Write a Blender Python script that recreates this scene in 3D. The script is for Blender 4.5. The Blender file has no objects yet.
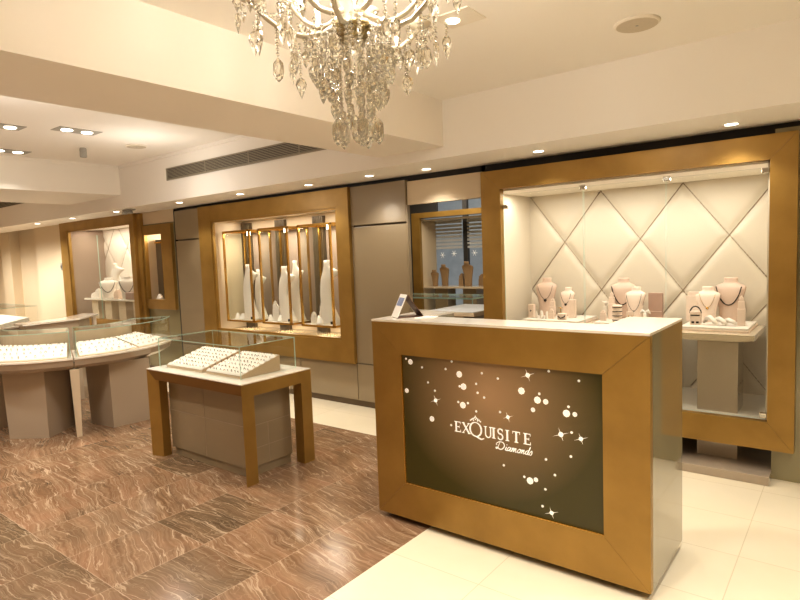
import bpy, bmesh, math, random
from mathutils import Vector, Matrix
random.seed(7)
scn = bpy.context.scene
COL = scn.collection
PI = math.pi

# ------------------------------------------------------------------ materials
def newmat(name):
    m = bpy.data.materials.new(name); m.use_nodes = True
    nt = m.node_tree
    return m, nt, nt.nodes, nt.links, nt.nodes['Principled BSDF']

def mat(name, col, rough=.5, metal=0, spec=.5, coat=0, noise=0, nscale=8, bump=0, emit=None, estr=0):
    m, nt, N, L, b = newmat(name)
    b.inputs['Base Color'].default_value = (*col, 1)
    b.inputs['Roughness'].default_value = rough
    b.inputs['Metallic'].default_value = metal
    b.inputs['Specular IOR Level'].default_value = spec
    b.inputs['Coat Weight'].default_value = coat
    b.inputs['Coat Roughness'].default_value = .06
    if emit:
        b.inputs['Emission Color'].default_value = (*emit, 1); b.inputs['Emission Strength'].default_value = estr
    if noise or bump:
        tc = N.new('ShaderNodeTexCoord'); nz = N.new('ShaderNodeTexNoise')
        nz.inputs['Scale'].default_value = nscale; nz.inputs['Detail'].default_value = 4
        L.new(tc.outputs['Object'], nz.inputs['Vector'])
        if noise:
            mx = N.new('ShaderNodeMix'); mx.data_type = 'RGBA'
            mx.inputs[6].default_value = (*[c*(1-noise) for c in col], 1)
            mx.inputs[7].default_value = (*[min(1, c*(1+noise)) for c in col], 1)
            L.new(nz.outputs['Fac'], mx.inputs[0]); L.new(mx.outputs[2], b.inputs['Base Color'])
        if bump:
            bp = N.new('ShaderNodeBump'); bp.inputs['Strength'].default_value = bump; bp.inputs['Distance'].default_value = .004
            L.new(nz.outputs['Fac'], bp.inputs['Height']); L.new(bp.outputs['Normal'], b.inputs['Normal'])
    return m

def glassmat(name, tint=(1, 1, 1), ior=1.45):
    m, nt, N, L, b = newmat(name)
    out = N['Material Output']; N.remove(b)
    t = N.new('ShaderNodeBsdfTransparent'); t.inputs[0].default_value = (*tint, 1)
    g = N.new('ShaderNodeBsdfGlossy'); g.inputs['Roughness'].default_value = .01
    ge = N.new('ShaderNodeNewGeometry'); dt = N.new('ShaderNodeVectorMath'); dt.operation = 'DOT_PRODUCT'
    L.new(ge.outputs['Normal'], dt.inputs[0]); L.new(ge.outputs['Incoming'], dt.inputs[1])
    def mm(op, a, b=None):
        n = N.new('ShaderNodeMath'); n.operation = op; n.use_clamp = True
        for i, v in enumerate((a, b)):
            if v is None: continue
            if isinstance(v, (int, float)): n.inputs[i].default_value = v
            else: L.new(v, n.inputs[i])
        return n.outputs[0]
    fac = mm('ADD', mm('MULTIPLY', mm('POWER', mm('SUBTRACT', 1.0, mm('ABSOLUTE', dt.outputs['Value'])), 5.0), .7), .025)
    x = N.new('ShaderNodeMixShader')
    L.new(fac, x.inputs[0]); L.new(t.outputs[0], x.inputs[1]); L.new(g.outputs[0], x.inputs[2])
    L.new(x.outputs[0], out.inputs['Surface'])
    return m

def crystalmat():
    m, nt, N, L, b = newmat('crystal')
    out = N['Material Output']; N.remove(b)
    g = N.new('ShaderNodeBsdfGlass'); g.inputs['IOR'].default_value = 1.6; g.inputs['Roughness'].default_value = 0
    g.inputs['Color'].default_value = (1, .995, .97, 1)
    t = N.new('ShaderNodeBsdfTransparent'); t.inputs[0].default_value = (1, .99, .97, 1)
    x = N.new('ShaderNodeMixShader'); x.inputs[0].default_value = .15
    L.new(g.outputs[0], x.inputs[1]); L.new(t.outputs[0], x.inputs[2]); L.new(x.outputs[0], out.inputs['Surface'])
    return m

def floormat(name, kind):
    m, nt, N, L, b = newmat(name)
    tc = N.new('ShaderNodeTexCoord')
    def math_(op, a, bb=None, c=None):
        n = N.new('ShaderNodeMath'); n.operation = op
        for i, v in enumerate((a, bb, c)):
            if v is None: continue
            if isinstance(v, (int, float)): n.inputs[i].default_value = v
            else: L.new(v, n.inputs[i])
        return n.outputs[0]
    sx = N.new('ShaderNodeSeparateXYZ'); L.new(tc.outputs['Object'], sx.inputs[0])
    if kind == 'cream': tx, ty, ox, oy = .93, .465, -.425, 3.17
    else: tx, ty, ox, oy = .487, .5, -4.25, 1.73
    u = math_('DIVIDE', math_('SUBTRACT', sx.outputs[0], ox), tx)
    v = math_('DIVIDE', math_('SUBTRACT', sx.outputs[1], oy), ty)
    fu, fv = math_('FLOOR', u), math_('FLOOR', v)
    gu = math_('SUBTRACT', .5, math_('ABSOLUTE', math_('SUBTRACT', math_('FRACT', u), .5)))
    gv = math_('SUBTRACT', .5, math_('ABSOLUTE', math_('SUBTRACT', math_('FRACT', v), .5)))
    w = .0022
    joint = math_('MAXIMUM', math_('LESS_THAN', math_('MULTIPLY', gu, tx), w), math_('LESS_THAN', math_('MULTIPLY', gv, ty), w))
    cb = N.new('ShaderNodeCombineXYZ'); L.new(fu, cb.inputs[0]); L.new(fv, cb.inputs[1])
    wn = N.new('ShaderNodeTexWhiteNoise'); wn.noise_dimensions = '2D'; L.new(cb.outputs[0], wn.inputs['Vector'])
    def mix(a, bb, f, mode='MIX'):
        n = N.new('ShaderNodeMix'); n.data_type = 'RGBA'; n.blend_type = mode
        for i, s in ((6, a), (7, bb)):
            if isinstance(s, tuple): n.inputs[i].default_value = (*s, 1)
            else: L.new(s, n.inputs[i])
        if isinstance(f, (int, float)): n.inputs[0].default_value = f
        else: L.new(f, n.inputs[0])
        return n.outputs[2]
    off = N.new('ShaderNodeVectorMath'); off.operation = 'MULTIPLY_ADD'
    L.new(wn.outputs['Color'], off.inputs[0]); off.inputs[1].default_value = (9, 9, 9); L.new(tc.outputs['Object'], off.inputs[2])
    if kind == 'cream':
        nz = N.new('ShaderNodeTexNoise'); nz.inputs['Scale'].default_value = 3; nz.inputs['Detail'].default_value = 6
        L.new(off.outputs[0], nz.inputs['Vector'])
        c = mix((.74, .65, .47), (.80, .72, .56), nz.outputs['Fac'])
        c = mix(c, (.52, .42, .26), math_('MULTIPLY', joint, .55))
        b.inputs['Roughness'].default_value = .16
    else:
        mp = N.new('ShaderNodeMapping'); L.new(off.outputs[0], mp.inputs[0])
        rz = N.new('ShaderNodeCombineXYZ')
        L.new(math_('SUBTRACT', math_('MULTIPLY', wn.outputs['Value'], .5), .12), rz.inputs[2]); L.new(rz.outputs[0], mp.inputs['Rotation'])
        wr = N.new('ShaderNodeTexNoise'); wr.inputs['Scale'].default_value = 3.6; wr.inputs['Detail'].default_value = 4.5; L.new(mp.outputs[0], wr.inputs['Vector'])
        wa = N.new('ShaderNodeVectorMath'); wa.operation = 'MULTIPLY_ADD'; L.new(wr.outputs['Color'], wa.inputs[0]); wa.inputs[1].default_value = (.13, .13, 0); L.new(mp.outputs[0], wa.inputs[2])
        def noise(scale, sc, det, dist, rough=.55):
            m2 = N.new('ShaderNodeMapping'); m2.inputs['Scale'].default_value = (*sc, 1); L.new(wa.outputs[0], m2.inputs[0])
            n = N.new('ShaderNodeTexNoise'); n.inputs['Scale'].default_value = scale; n.inputs['Detail'].default_value = det
            n.inputs['Distortion'].default_value = dist; n.inputs['Roughness'].default_value = rough; L.new(m2.outputs[0], n.inputs['Vector']); return n.outputs['Fac']
        def ridge(fac, w):
            r = N.new('ShaderNodeMapRange'); r.interpolation_type = 'SMOOTHSTEP'
            r.inputs['From Min'].default_value = w; r.inputs['From Max'].default_value = 0
            L.new(math_('ABSOLUTE', math_('SUBTRACT', fac, .5)), r.inputs['Value']); return r.outputs[0]
        base = N.new('ShaderNodeValToRGB'); e = base.color_ramp.elements
        e[0].position = .32; e[0].color = (.11, .068, .034, 1); e[1].position = .72; e[1].color = (.26, .145, .080, 1)
        el = e.new(.5); el.color = (.18, .108, .056, 1)
        L.new(noise(2.0, (1, 2.2), 6, .6), base.inputs[0])
        st = N.new('ShaderNodeMapRange'); st.inputs['From Min'].default_value = .35; st.inputs['From Max'].default_value = .75
        L.new(noise(1.5, (.8, 34), 4, 0), st.inputs['Value'])
        c = mix(base.outputs[0], (.35, .245, .15), math_('MULTIPLY', st.outputs[0], .6))
        dark = N.new('ShaderNodeValToRGB'); e = dark.color_ramp.elements; e[0].position = 0; e[0].color = (.62, .64, .62, 1); e[1].position = .5; e[1].color = (1.08, 1, 1, 1)
        L.new(wn.outputs['Value'], dark.inputs[0])
        c = mix(c, dark.outputs[0], 1.0, 'MULTIPLY')
        v1 = math_('MULTIPLY', ridge(noise(1.7, (.6, 8.0), 3.5, 0, .5), .016), math_('MULTIPLY', noise(5, (1, 1), 3, 0), 1.5))
        v2 = math_('MULTIPLY', ridge(noise(2.0, (.8, 18), 4, 0, .5), .028), math_('MULTIPLY', noise(3, (1, 1), 3, 0), 1.1))
        v3 = math_('MULTIPLY', ridge(noise(4, (1.6, 1.8), 3, .3), .010), .5)
        c = mix(c, (.44, .31, .20), math_('MULTIPLY', v2, .7))
        c = mix(c, (.46, .34, .23), math_('MULTIPLY', v3, .7))
        c = mix(c, (.55, .42, .29), math_('MULTIPLY', v1, .75))
        c = mix(c, (.50, .37, .26), math_('MULTIPLY', joint, .5))
        b.inputs['Roughness'].default_value = .17
    L.new(c, b.inputs['Base Color'])
    return m

def goldmat():
    m, nt, N, L, b = newmat('brushed_gold')
    tc = N.new('ShaderNodeTexCoord'); nz = N.new('ShaderNodeTexNoise'); nz.inputs['Scale'].default_value = 3.5; nz.inputs['Detail'].default_value = 5
    L.new(tc.outputs['Object'], nz.inputs['Vector'])
    cr = N.new('ShaderNodeValToRGB'); e = cr.color_ramp.elements
    e[0].position = .3; e[0].color = (.315, .182, .038, 1); e[1].position = .7; e[1].color = (.42, .252, .060, 1)
    L.new(nz.outputs['Fac'], cr.inputs[0]); L.new(cr.outputs[0], b.inputs['Base Color'])
    b.inputs['Metallic'].default_value = .45; b.inputs['Roughness'].default_value = .42; b.inputs['Coat Weight'].default_value = .15
    b.inputs['Coat Roughness'].default_value = .25
    return m

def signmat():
    m, nt, N, L, b = newmat('sign_with_glow')
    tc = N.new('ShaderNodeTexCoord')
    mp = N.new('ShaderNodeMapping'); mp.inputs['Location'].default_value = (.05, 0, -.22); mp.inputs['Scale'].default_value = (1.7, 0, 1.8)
    gr = N.new('ShaderNodeTexGradient'); gr.gradient_type = 'SPHERICAL'  # glow of light on the sign, painted as a paler centre
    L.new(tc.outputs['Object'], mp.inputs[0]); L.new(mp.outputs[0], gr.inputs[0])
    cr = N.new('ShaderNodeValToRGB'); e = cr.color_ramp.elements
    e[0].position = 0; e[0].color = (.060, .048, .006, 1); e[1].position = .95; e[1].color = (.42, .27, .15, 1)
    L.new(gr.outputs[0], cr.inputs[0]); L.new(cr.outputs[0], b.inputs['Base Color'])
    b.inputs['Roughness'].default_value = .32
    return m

M = {}
M['paint'] = mat('cream_paint', (.86, .80, .71), .75, noise=.015, nscale=2)
M['paint_white'] = mat('white_paint', (.90, .86, .80), .7, noise=.01, nscale=2)
M['wallcream'] = mat('cream_wall', (.68, .565, .40), .6, noise=.02, nscale=2)
M['gold'] = goldmat()
M['gold_shaded'] = mat('shaded_gold', (.22, .105, .022), .4, .45, noise=.12, nscale=5)  # darker copy of the gold, holding the front rail's shade in its colour
M['gold_bright'] = mat('polished_gold', (.72, .45, .12), .22, .9, noise=.08, nscale=10)
M['taupe'] = mat('taupe_lacquer', (.32, .25, .155), .2, coat=.25, noise=.02, nscale=3)
M['taupe_gloss'] = mat('taupe_gloss_lacquer', (.24, .205, .125), .05, coat=1.0, noise=.01, nscale=3)
M['taupe_pink'] = mat('greige_lacquer', (.45, .365, .27), .08, coat=.9, noise=.02, nscale=3)
M['taupe_fabric'] = mat('taupe_fabric', (.36, .275, .215), .9, noise=.05, nscale=150, bump=.2)
M['olive'] = mat('olive_glass_panel', (.30, .26, .14), .06, coat=.8, noise=.02, nscale=2)
M['dark'] = mat('shadow_gap', (.016, .011, .006), .6, noise=.1)
M['grout'] = mat('panel_joint', (.14, .095, .05), .6, noise=.1)
M['stone'] = mat('white_solid_surface', (.84, .78, .68), .12, coat=.3, noise=.015, nscale=6)
M['cream_lacquer'] = mat('cream_lacquer', (.66, .55, .40), .14, coat=.4, noise=.02, nscale=3)
M['quilt'] = mat('cream_leather', (.70, .625, .51), .42, noise=.03, nscale=60, bump=.06)
M['quilt_white'] = mat('white_leather', (.80, .74, .66), .45, noise=.03, nscale=60, bump=.06)
M['white'] = mat('white_leatherette', (.76, .70, .62), .5, noise=.02, nscale=50)
M['pink'] = mat('blush_leatherette', (.62, .46, .36), .5, noise=.03, nscale=60)
M['pinkpale'] = mat('pale_blush_leatherette', (.80, .65, .54), .5, noise=.03, nscale=60)
M['pinkdark'] = mat('rose_taupe_leatherette', (.44, .29, .22), .5, noise=.05, nscale=40)
M['tan'] = mat('tan_board', (.62, .47, .31), .6, noise=.03, nscale=40)
M['brown'] = mat('brown_back', (.33, .215, .11), .5, noise=.06, nscale=30)
M['glass'] = glassmat('clear_glass', (.985, .995, .985))
M['glass_edge'] = mat('green_glass_edge', (.42, .56, .46), .1, noise=.05, emit=(.4, .55, .45), estr=.12)
M['crystal'] = crystalmat()
M['crystal_arm'] = mat('pressed_glass', (.60, .53, .41), .06, noise=.05, nscale=90, coat=.8)
M['chrome'] = mat('chrome', (.62, .60, .55), .15, 1, noise=.05)
M['brass'] = mat('aged_silver', (.42, .35, .2), .22, .9, noise=.2, nscale=60)
M['bulb'] = mat('lit_bulb', (1, .9, .7), .3, noise=.01, emit=(1, .80, .52), estr=9)
M['lens'] = mat('lit_lens', (1, .95, .85), .3, noise=.01, emit=(1, .93, .78), estr=5)
M['trim'] = mat('white_trim', (.82, .76, .66), .5, noise=.02)
M['grille_dark'] = mat('grille_dark', (.07, .055, .035), .6, noise=.1)
M['grille'] = mat('grille_grey', (.34, .30, .23), .5, noise=.05)
M['grey'] = mat('grey_device', (.38, .36, .32), .5, noise=.05)
M['black'] = mat('black_plastic', (.02, .018, .015), .4, noise=.1)
M['gem_silver'] = mat('silver_jewel', (.50, .46, .40), .18, 1, noise=.2, nscale=200)
M['gem_dark'] = mat('dark_jewel', (.06, .045, .035), .2, .5, noise=.2, nscale=200)
M['gem_gold'] = mat('gold_jewel', (.55, .34, .10), .2, 1, noise=.2, nscale=200)
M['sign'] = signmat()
M['seam'] = mat('stitched_seam', (.36, .28, .19), .7, noise=.05)
M['print'] = mat('white_print', (.92, .90, .85), .4, noise=.01, emit=(1, .96, .88), estr=.25)
M['marble'] = floormat('brown_marble_tiles', 'marble')
M['floor'] = floormat('cream_stone_tiles', 'cream')
M['blind'] = mat('blind_slat', (.62, .63, .62), .5, noise=.03)
M['sky'] = mat('street_daylight', (.25, .27, .28), .5, noise=.5, nscale=5, emit=(.24, .27, .29), estr=.6)
M['mullion'] = mat('dark_window_frame', (.06, .058, .055), .4, noise=.08)
M['card_white'] = mat('card_white', (.85, .82, .76), .5, noise=.02)
M['card_blue'] = mat('card_blue_print', (.16, .20, .36), .35, noise=.6, nscale=30)
M['card_brown'] = mat('card_brown', (.13, .06, .035), .5, noise=.1)
M['flute'] = mat('fluted_bronze', (.17, .13, .08), .35, .4, noise=.08, nscale=20)

# ------------------------------------------------------------------ helpers
class MB:
    """Collects shapes in world space; build() links them as one mesh object."""
    def __init__(s): s.v = []; s.f = []; s.mi = []; s.sm = []
    def add(s, verts, faces, mi=0, smooth=False):
        o = len(s.v); s.v += [tuple(v) for v in verts]
        for f in faces:
            s.f.append(tuple(o+i for i in f)); s.mi.append(mi); s.sm.append(smooth)
        return s
    def box(s, x0, x1, y0, y1, z0, z1, mi=0, bevel=0):
        x0, x1 = sorted((x0, x1)); y0, y1 = sorted((y0, y1)); z0, z1 = sorted((z0, z1))
        if bevel:
            bm = bmesh.new(); bmesh.ops.create_cube(bm, size=1)
            for v in bm.verts:
                v.co = Vector(((x0+x1)/2+v.co.x*(x1-x0), (y0+y1)/2+v.co.y*(y1-y0), (z0+z1)/2+v.co.z*(z1-z0)))
            bmesh.ops.bevel(bm, geom=bm.edges[:], offset=bevel, segments=2, affect='EDGES', profile=.5)
            bm.verts.index_update()
            s.add([v.co for v in bm.verts], [[v.index for v in f.verts] for f in bm.faces], mi); bm.free(); return s
        v = [(x, y, z) for z in (z0, z1) for y in (y0, y1) for x in (x0, x1)]
        return s.add(v, [(0, 2, 3, 1), (4, 5, 7, 6), (0, 1, 5, 4), (2, 6, 7, 3), (0, 4, 6, 2), (1, 3, 7, 5)], mi)
    def prism(s, pts, z0, z1, mi=0, side=None, axis='z'):
        """polygon extruded along an axis: z -> pts (x,y); y -> pts (x,z); x -> pts (y,z)"""
        n = len(pts)
        def P(a, b, t): return (a, b, t) if axis == 'z' else ((a, t, b) if axis == 'y' else (t, a, b))
        v = [P(a, b, z0) for a, b in pts]+[P(a, b, z1) for a, b in pts]
        s.add(v, [tuple(range(n))[::-1], tuple(range(n, 2*n))], mi)
        o = len(s.v)-2*n; sm = mi if side is None else side
        for i in range(n):
            j = (i+1) % n; s.f.append((o+i, o+j, o+n+j, o+n+i)); s.mi.append(sm); s.sm.append(False)
        return s
    def loft(s, rings, mi=0, smooth=True, caps=True):
        n = len(rings[0]); v = [p for r in rings for p in r]; f = []
        for k in range(len(rings)-1):
            for i in range(n):
                j = (i+1) % n; f.append((k*n+i, k*n+j, (k+1)*n+j, (k+1)*n+i))
        s.add(v, f, mi, smooth)
        if caps:
            o = len(s.v)-len(v)
            s.f.append(tuple(o+i for i in range(n))[::-1]); s.mi.append(mi); s.sm.append(False)
            s.f.append(tuple(o+(len(rings)-1)*n+i for i in range(n))); s.mi.append(mi); s.sm.append(False)
        return s
    def lathe(s, prof, c=(0, 0, 0), seg=16, mi=0, smooth=True):
        return s.loft([[(c[0]+r*math.cos(2*PI*i/seg), c[1]+r*math.sin(2*PI*i/seg), c[2]+z) for i in range(seg)] for r, z in prof], mi, smooth)
    def tube(s, path, r, seg=8, mi=0, smooth=True):
        path = [Vector(p) for p in path]; rings = []
        rr = r if isinstance(r, (list, tuple)) else [r]*len(path)
        for k, p in enumerate(path):
            t = (path[min(k+1, len(path)-1)]-path[max(k-1, 0)]).normalized()
            up = Vector((0, 0, 1)) if abs(t.z) < .95 else Vector((0, 1, 0))
            a = t.cross(up).normalized(); b = t.cross(a)
            rings.append([p+a*rr[k]*math.cos(2*PI*i/seg)+b*rr[k]*math.sin(2*PI*i/seg) for i in range(seg)])
        return s.loft(rings, mi, smooth)
    def build(s, name, mats, parent=None, origin=None):
        if not isinstance(mats, (list, tuple)): mats = [mats]
        if parent is not None: origin = wloc(parent)
        if origin is None:
            xs = [v[0] for v in s.v]; ys = [v[1] for v in s.v]; zs = [v[2] for v in s.v]
            origin = ((min(xs)+max(xs))/2, (min(ys)+max(ys))/2, min(zs))
        o0 = Vector(origin)
        me = bpy.data.meshes.new(name)
        me.from_pydata([Vector(v)-o0 for v in s.v], [], s.f)
        for m in mats: me.materials.append(m)
        me.polygons.foreach_set('material_index', s.mi); me.polygons.foreach_set('use_smooth', s.sm)
        bm = bmesh.new(); bm.from_mesh(me); bmesh.ops.recalc_face_normals(bm, faces=bm.faces[:]); bm.to_mesh(me); bm.free()
        me.update()
        o = bpy.data.objects.new(name, me); COL.objects.link(o)
        if parent is not None: o.parent = parent
        else: o.location = o0
        return o

def wloc(o):
    v = Vector(o.location)
    while o.parent: o = o.parent; v += Vector(o.location)
    return v

def tag(o, label=None, cat=None, group=None, kind=None):
    if label: o['label'] = label
    if cat: o['category'] = cat
    if group: o['group'] = group
    if kind: o['kind'] = kind
    return o
def thing(name, label, cat, loc=(0, 0, 0), group=None):
    o = bpy.data.objects.new(name, None); COL.objects.link(o); o.location = loc; o.empty_display_size = .05
    return tag(o, label, cat, group)
def struct(name, mb, mats): return tag(mb.build(name, mats), kind='structure')
def dup(o, loc, label=None, rotz=None, parent=None):
    c = o.copy(); COL.objects.link(c)
    if parent is None:
        c.location = loc
        if rotz is not None: c.rotation_euler = (0, 0, rotz)
        if label: c['label'] = label
    else: c.parent = parent
    for ch in list(o.children): dup(ch, None, parent=c)
    return c

def pane(mb, p, d):
    """thin glass plate: p = 4 corners, d = thickness vector; green edges on slot 1"""
    p = [Vector(q) for q in p]; d = Vector(d)
    v = p+[q+d for q in p]
    mb.add(v, [(0, 1, 2, 3), (7, 6, 5, 4)], 0)
    mb.add(v, [(i, (i+1) % 4, 4+(i+1) % 4, 4+i) for i in range(4)], 1)
    return mb
GL = [M['glass'], M['glass_edge']]

def gold_frame(parent, x0, x1, z0, z1, ix0, ix1, iz0, iz1, y0, y1, m=None, lip=0):
    """mitred picture frame of four bars in a plane y = const"""
    g = .0009; m = m or M['gold']
    fr = tag(bpy.data.objects.new('gold_frame', None)); COL.objects.link(fr); fr.parent = parent
    bars = [[(x0, z1), (ix0, iz1), (ix1, iz1), (x1, z1)], [(x0, z0), (x1, z0), (ix1, iz0), (ix0, iz0)],
            [(x0, z0), (ix0, iz0), (ix0, iz1), (x0, z1)], [(x1, z0), (x1, z1), (ix1, iz1), (ix1, iz0)]]
    for k, b in enumerate(bars):
        cx = sum(p[0] for p in b)/4; cz = sum(p[1] for p in b)/4
        if k < 2: b = [(x+(g*1.5 if x < cx else -g*1.5), z) for x, z in b]
        mb = MB().prism(b, y0, y1, axis='y')
        if lip:
            t = .022
            if k == 0: mb.prism([(ix0, iz1), (ix0+t, iz1-t), (ix1-t, iz1-t), (ix1, iz1)], y0+lip, y1, axis='y')
            if k == 1: mb.prism([(ix0, iz0), (ix0+t, iz0+t), (ix1-t, iz0+t), (ix1, iz0)], y0+lip, y1, axis='y')
            if k == 2: mb.prism([(ix0, iz0), (ix0+t, iz0+t), (ix0+t, iz1-t), (ix0, iz1)], y0+lip, y1, axis='y')
            if k == 3: mb.prism([(ix1, iz0), (ix1-t, iz0+t), (ix1-t, iz1-t), (ix1, iz1)], y0+lip, y1, axis='y')
        mb.build('frame_bar', m, fr)
    return fr

# ------------------------------------------------------------------ room shell
YW = 4.35
struct('floor', MB().box(-15, 1.9, -2.6, 9.0, -.06, 0), M['floor'])
o = struct('floor', MB().box(-14.2, -1.87, -2.5, 3.69, -.05, .0012), M['marble'])
# floor materials use object coordinates: put both origins at the world origin
for o in [x for x in COL.objects if x.name.startswith('floor')]:
    o.data.transform(Matrix.Translation(o.location)); o.location = (0, 0, 0)
# marble border trim where the two floors meet
# ceiling pieces
ZS, YS = 2.27, 3.8
struct('ceiling', MB().box(-2.5, 1.9, -2.6, YS+.05, 2.70, 2.8), M['paint_white'])          # chandelier bay
struct('ceiling', MB().box(-7.5, -3.15, -2.6, YS+.05, 2.81, 2.9), M['paint_white'])        # left bay
struct('ceiling_beam', MB().box(-3.15, -2.5, -2.6, YS+.02, 2.355, 2.9), M['paint'])
struct('ceiling_beam', MB().box(-9.0, -7.5, -2.6, YS+.02, 2.44, 2.9), M['paint_white'])
struct('ceiling', MB().box(-15, -9.0, -2.6, YS+.02, 2.81, 2.9), M['paint_white'])
struct('ceiling', MB().box(-15, 1.9, YS, 4.40, ZS, 2.95), M['paint_white'])                # soffit along the displays
struct('trim_1', MB().box(-7.5, -3.15, YS-.02, YS, 2.775, 2.81).box(-7.5, -7.48, -2.5, YS-.02, 2.775, 2.81), M['paint_white'])
struct('trim_2', MB().box(-11.5, 1.9, 4.40, 4.46, 2.2, 2.32), M['dark'])                   # dark shadow gap above the panels
struct('wall_right', MB().box(1.8, 1.9, -2.6, 9, 0, 2.8), M['wallcream'])
struct('wall_front', MB().box(-15, 1.9, -2.6, -2.5, 0, 2.9), M['wallcream'])
struct('wall_left', MB().box(-15, -14.9, -2.6, 9, 0, 2.9), M['wallcream'])
# back wall: taupe panels between the displays, with open joints
def panel(x0, x1, z0, z1, m='taupe', y=YW, d=.04): return struct('wall_back', MB().box(x0+.004, x1-.004, y, y+d, z0+.004, z1-.004, bevel=.002), M[m])
ZT = 2.235
for (x0, x1) in ((-7.2, -6.6), (-4.0, -3.3)):
    panel(x0, x1, 1.845, ZT); panel(x0, x1, .45, 1.835); panel(x0, x1, .06, .45)
for (x0, x1) in ((-6.6, -5.72), (-5.72, -4.85), (-4.85, -4.0)): panel(x0, x1, .06, .445)
struct('wall_back', MB().box(-7.2, -6.6, YW+.04, YW+.06, .05, ZT).box(-4.0, -3.3, YW+.04, YW+.06, .05, ZT).box(-6.6, -4.0, YW+.04, YW+.06, .05, .445), M['grout'])
struct('baseboard_back', MB().box(-8.14, -3.3, YW+.02, YW+.05, 0, .058), M['grout'])
# edges of the centre opening
struct('wall_back', MB().box(-3.295, -2.5, 4.37, 4.42, 2.0, 2.215), M['wallcream'])        # pale lintel
struct('wall_back', MB().box(-3.30, -3.285, YW, 4.39, 0, 2.0).box(-4.14, -4.09, 4.86, 5.25, 0, 2.7).box(-8.2, -4.09, 5.2, 5.25, 0, 2.7).box(-2.52, -2.48, YW+.05, 5.2, 0, 2.27), M['taupe'])
struct('wall_back', MB().box(-.405, 1.8, YW+.012, YW+.05, .0, 2.235), M['olive'])               # glossy panel right of the large window
struct('wall_back', MB().box(-11.85, -10.6, YW, YW+.1, 0, 2.40), M['wallcream'])           # pier left of the far window
struct('wall_back', MB().box(-15, -11.85, 4.62, 4.72, 0, 2.45).box(-13.9, -13.4, 4.45, 4.62, 0, 2.45), M['wallcream'])
struct('wall_back', MB().box(-8.14, -7.2, YW+.03, YW+.06, 0, .9).box(-8.14, -7.29, YW+.03, YW+.06, 2.08, 2.1).box(-7.29, -7.2, YW+.03, YW+.06, .9, 2.1), M['olive'])
struct('wall_back', MB().box(-8.14, -7.21, YW+.02, YW+.06, 2.10, 2.27), M['wallcream'])
struct('trim_6', MB().box(-8.138, -8.04, YW-.035, YW+.02, .52, 2.262, bevel=.004), M['gold'])
struct('trim_3', MB().box(-7.215, -7.2, YW, YW+.06, .06, 2.26), M['dark'])
struct('trim_4', MB().box(-8.14, -7.215, YW-.14, YW+.03, .50, .535, bevel=.004), M['stone'])  # pale ledge under the small window
# space seen through the centre opening
struct('wall_back', MB().box(-8.2, -2.7, 8.75, 8.85, 0, .5).box(-8.2, -6.1, 8.75, 8.85, .5, 2.75).box(-2.86, -2.8, 5.3, 8.75, 0, 2.75).box(-8.2, -8.14, 5.3, 8.75, 0, 2.75), M['wallcream'])
struct('ceiling', MB().box(-8.2, -2.4, 4.42, 8.9, 2.62, 2.7), M['paint'])
struct('window_1', MB().box(-6.1, -2.8, 8.6, 8.62, .5, 2.75), M['sky'])
mb = MB()
for x in (-5.95, -4.88, -3.9, -2.95): mb.box(x-.04, x+.04, 7.96, 8.02, .5, 2.6)
mb.box(-6.0, -2.9, 7.96, 8.02, 2.12, 2.18).box(-6.0, -2.9, 7.96, 8.02, .5, .56)
tag(mb.build('window_1_frame', M['mullion']), kind='structure')
mb = MB()
for k in range(9):
    z = 2.10-.058*k
    mb.box(-5.9, -4.93, 7.94, 7.95, z-.036, z); mb.box(-4.83, -3.95, 7.94, 7.95, z-.036, z); mb.box(-3.85, -3.0, 7.94, 7.95, z-.036, z)
bl = mb.build('window_blind', M['blind']); tag(bl, 'grey slatted blind half lowered over street window in the centre opening', 'blind')
mb = MB()
for k in range(9): mb.box(-6.0+.06*k, -5.965+.06*k, 7.9, 7.94, 2.18, 2.5)
struct('trim_5', MB().box(-6.05, -5.4, 7.95, 7.99, 2.12, 2.62), M['mullion'])

# ------------------------------------------------------------------ busts and small stands (prototypes)
def bust_mb(h, w, d, tall=False, n=20):
    ox = lambda t: 0
    if tall:
        ed = [(0, -.45, .55, .9), (.03, -.46, .54, .85), (.1, -.47, .42, .75), (.25, -.49, .22, .6), (.45, -.51, .10, .5), (.6, -.49, .11, .46), (.70, -.45, .22, .46), (.77, -.39, .42, .44), (.81, -.35, .54, .42), (.83, -.33, .52, .40), (.86, -.31, .28, .40), (.89, -.28, .08, .38), (.94, -.25, .02, .38), (1, -.25, .05, .38)]
        lv = [(t, r_-l_, dd, 0) for t, l_, r_, dd in ed]; xs = [(t, (l_+r_)/2) for t, l_, r_, dd in ed]
        def ox(t):
            for (ta, xa), (tb, xb) in zip(xs, xs[1:]):
                if ta <= t <= tb: return (xa+(xb-xa)*(t-ta)/(tb-ta))*w
            return 0
    else: lv = [(0, .60, .8, 0), (.04, .62, .78, 0), (.3, .68, .62, 0), (.55, .84, .55, .0), (.72, .98, .52, .02), (.79, 1.0, .48, .04), (.835, .80, .45, .07), (.87, .50, .44, .09), (.90, .42, .45, .1), (.965, .44, .46, .11), (1, .42, .44, .11)]
    mb = MB(); rings = []
    for t, a, b, dy in lv:
        r = []
        for i in range(n):
            th = 2*PI*i/n; c, s_ = math.cos(th), math.sin(th)
            x = abs(c)**.75*math.copysign(1, c)*a*w/2; y = abs(s_)**.9*math.copysign(1, s_)*b*d/2
            if s_ > 0: y *= .55                            # flatter at the back
            r.append((x+ox(t), y+dy*h, t*h))
        rings.append(r)
    return mb.loft(rings)
def front_y(h, d, t, tall=False):
    return -d*.5*(.5+.06*(1-t))+.03*h*t
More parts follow.
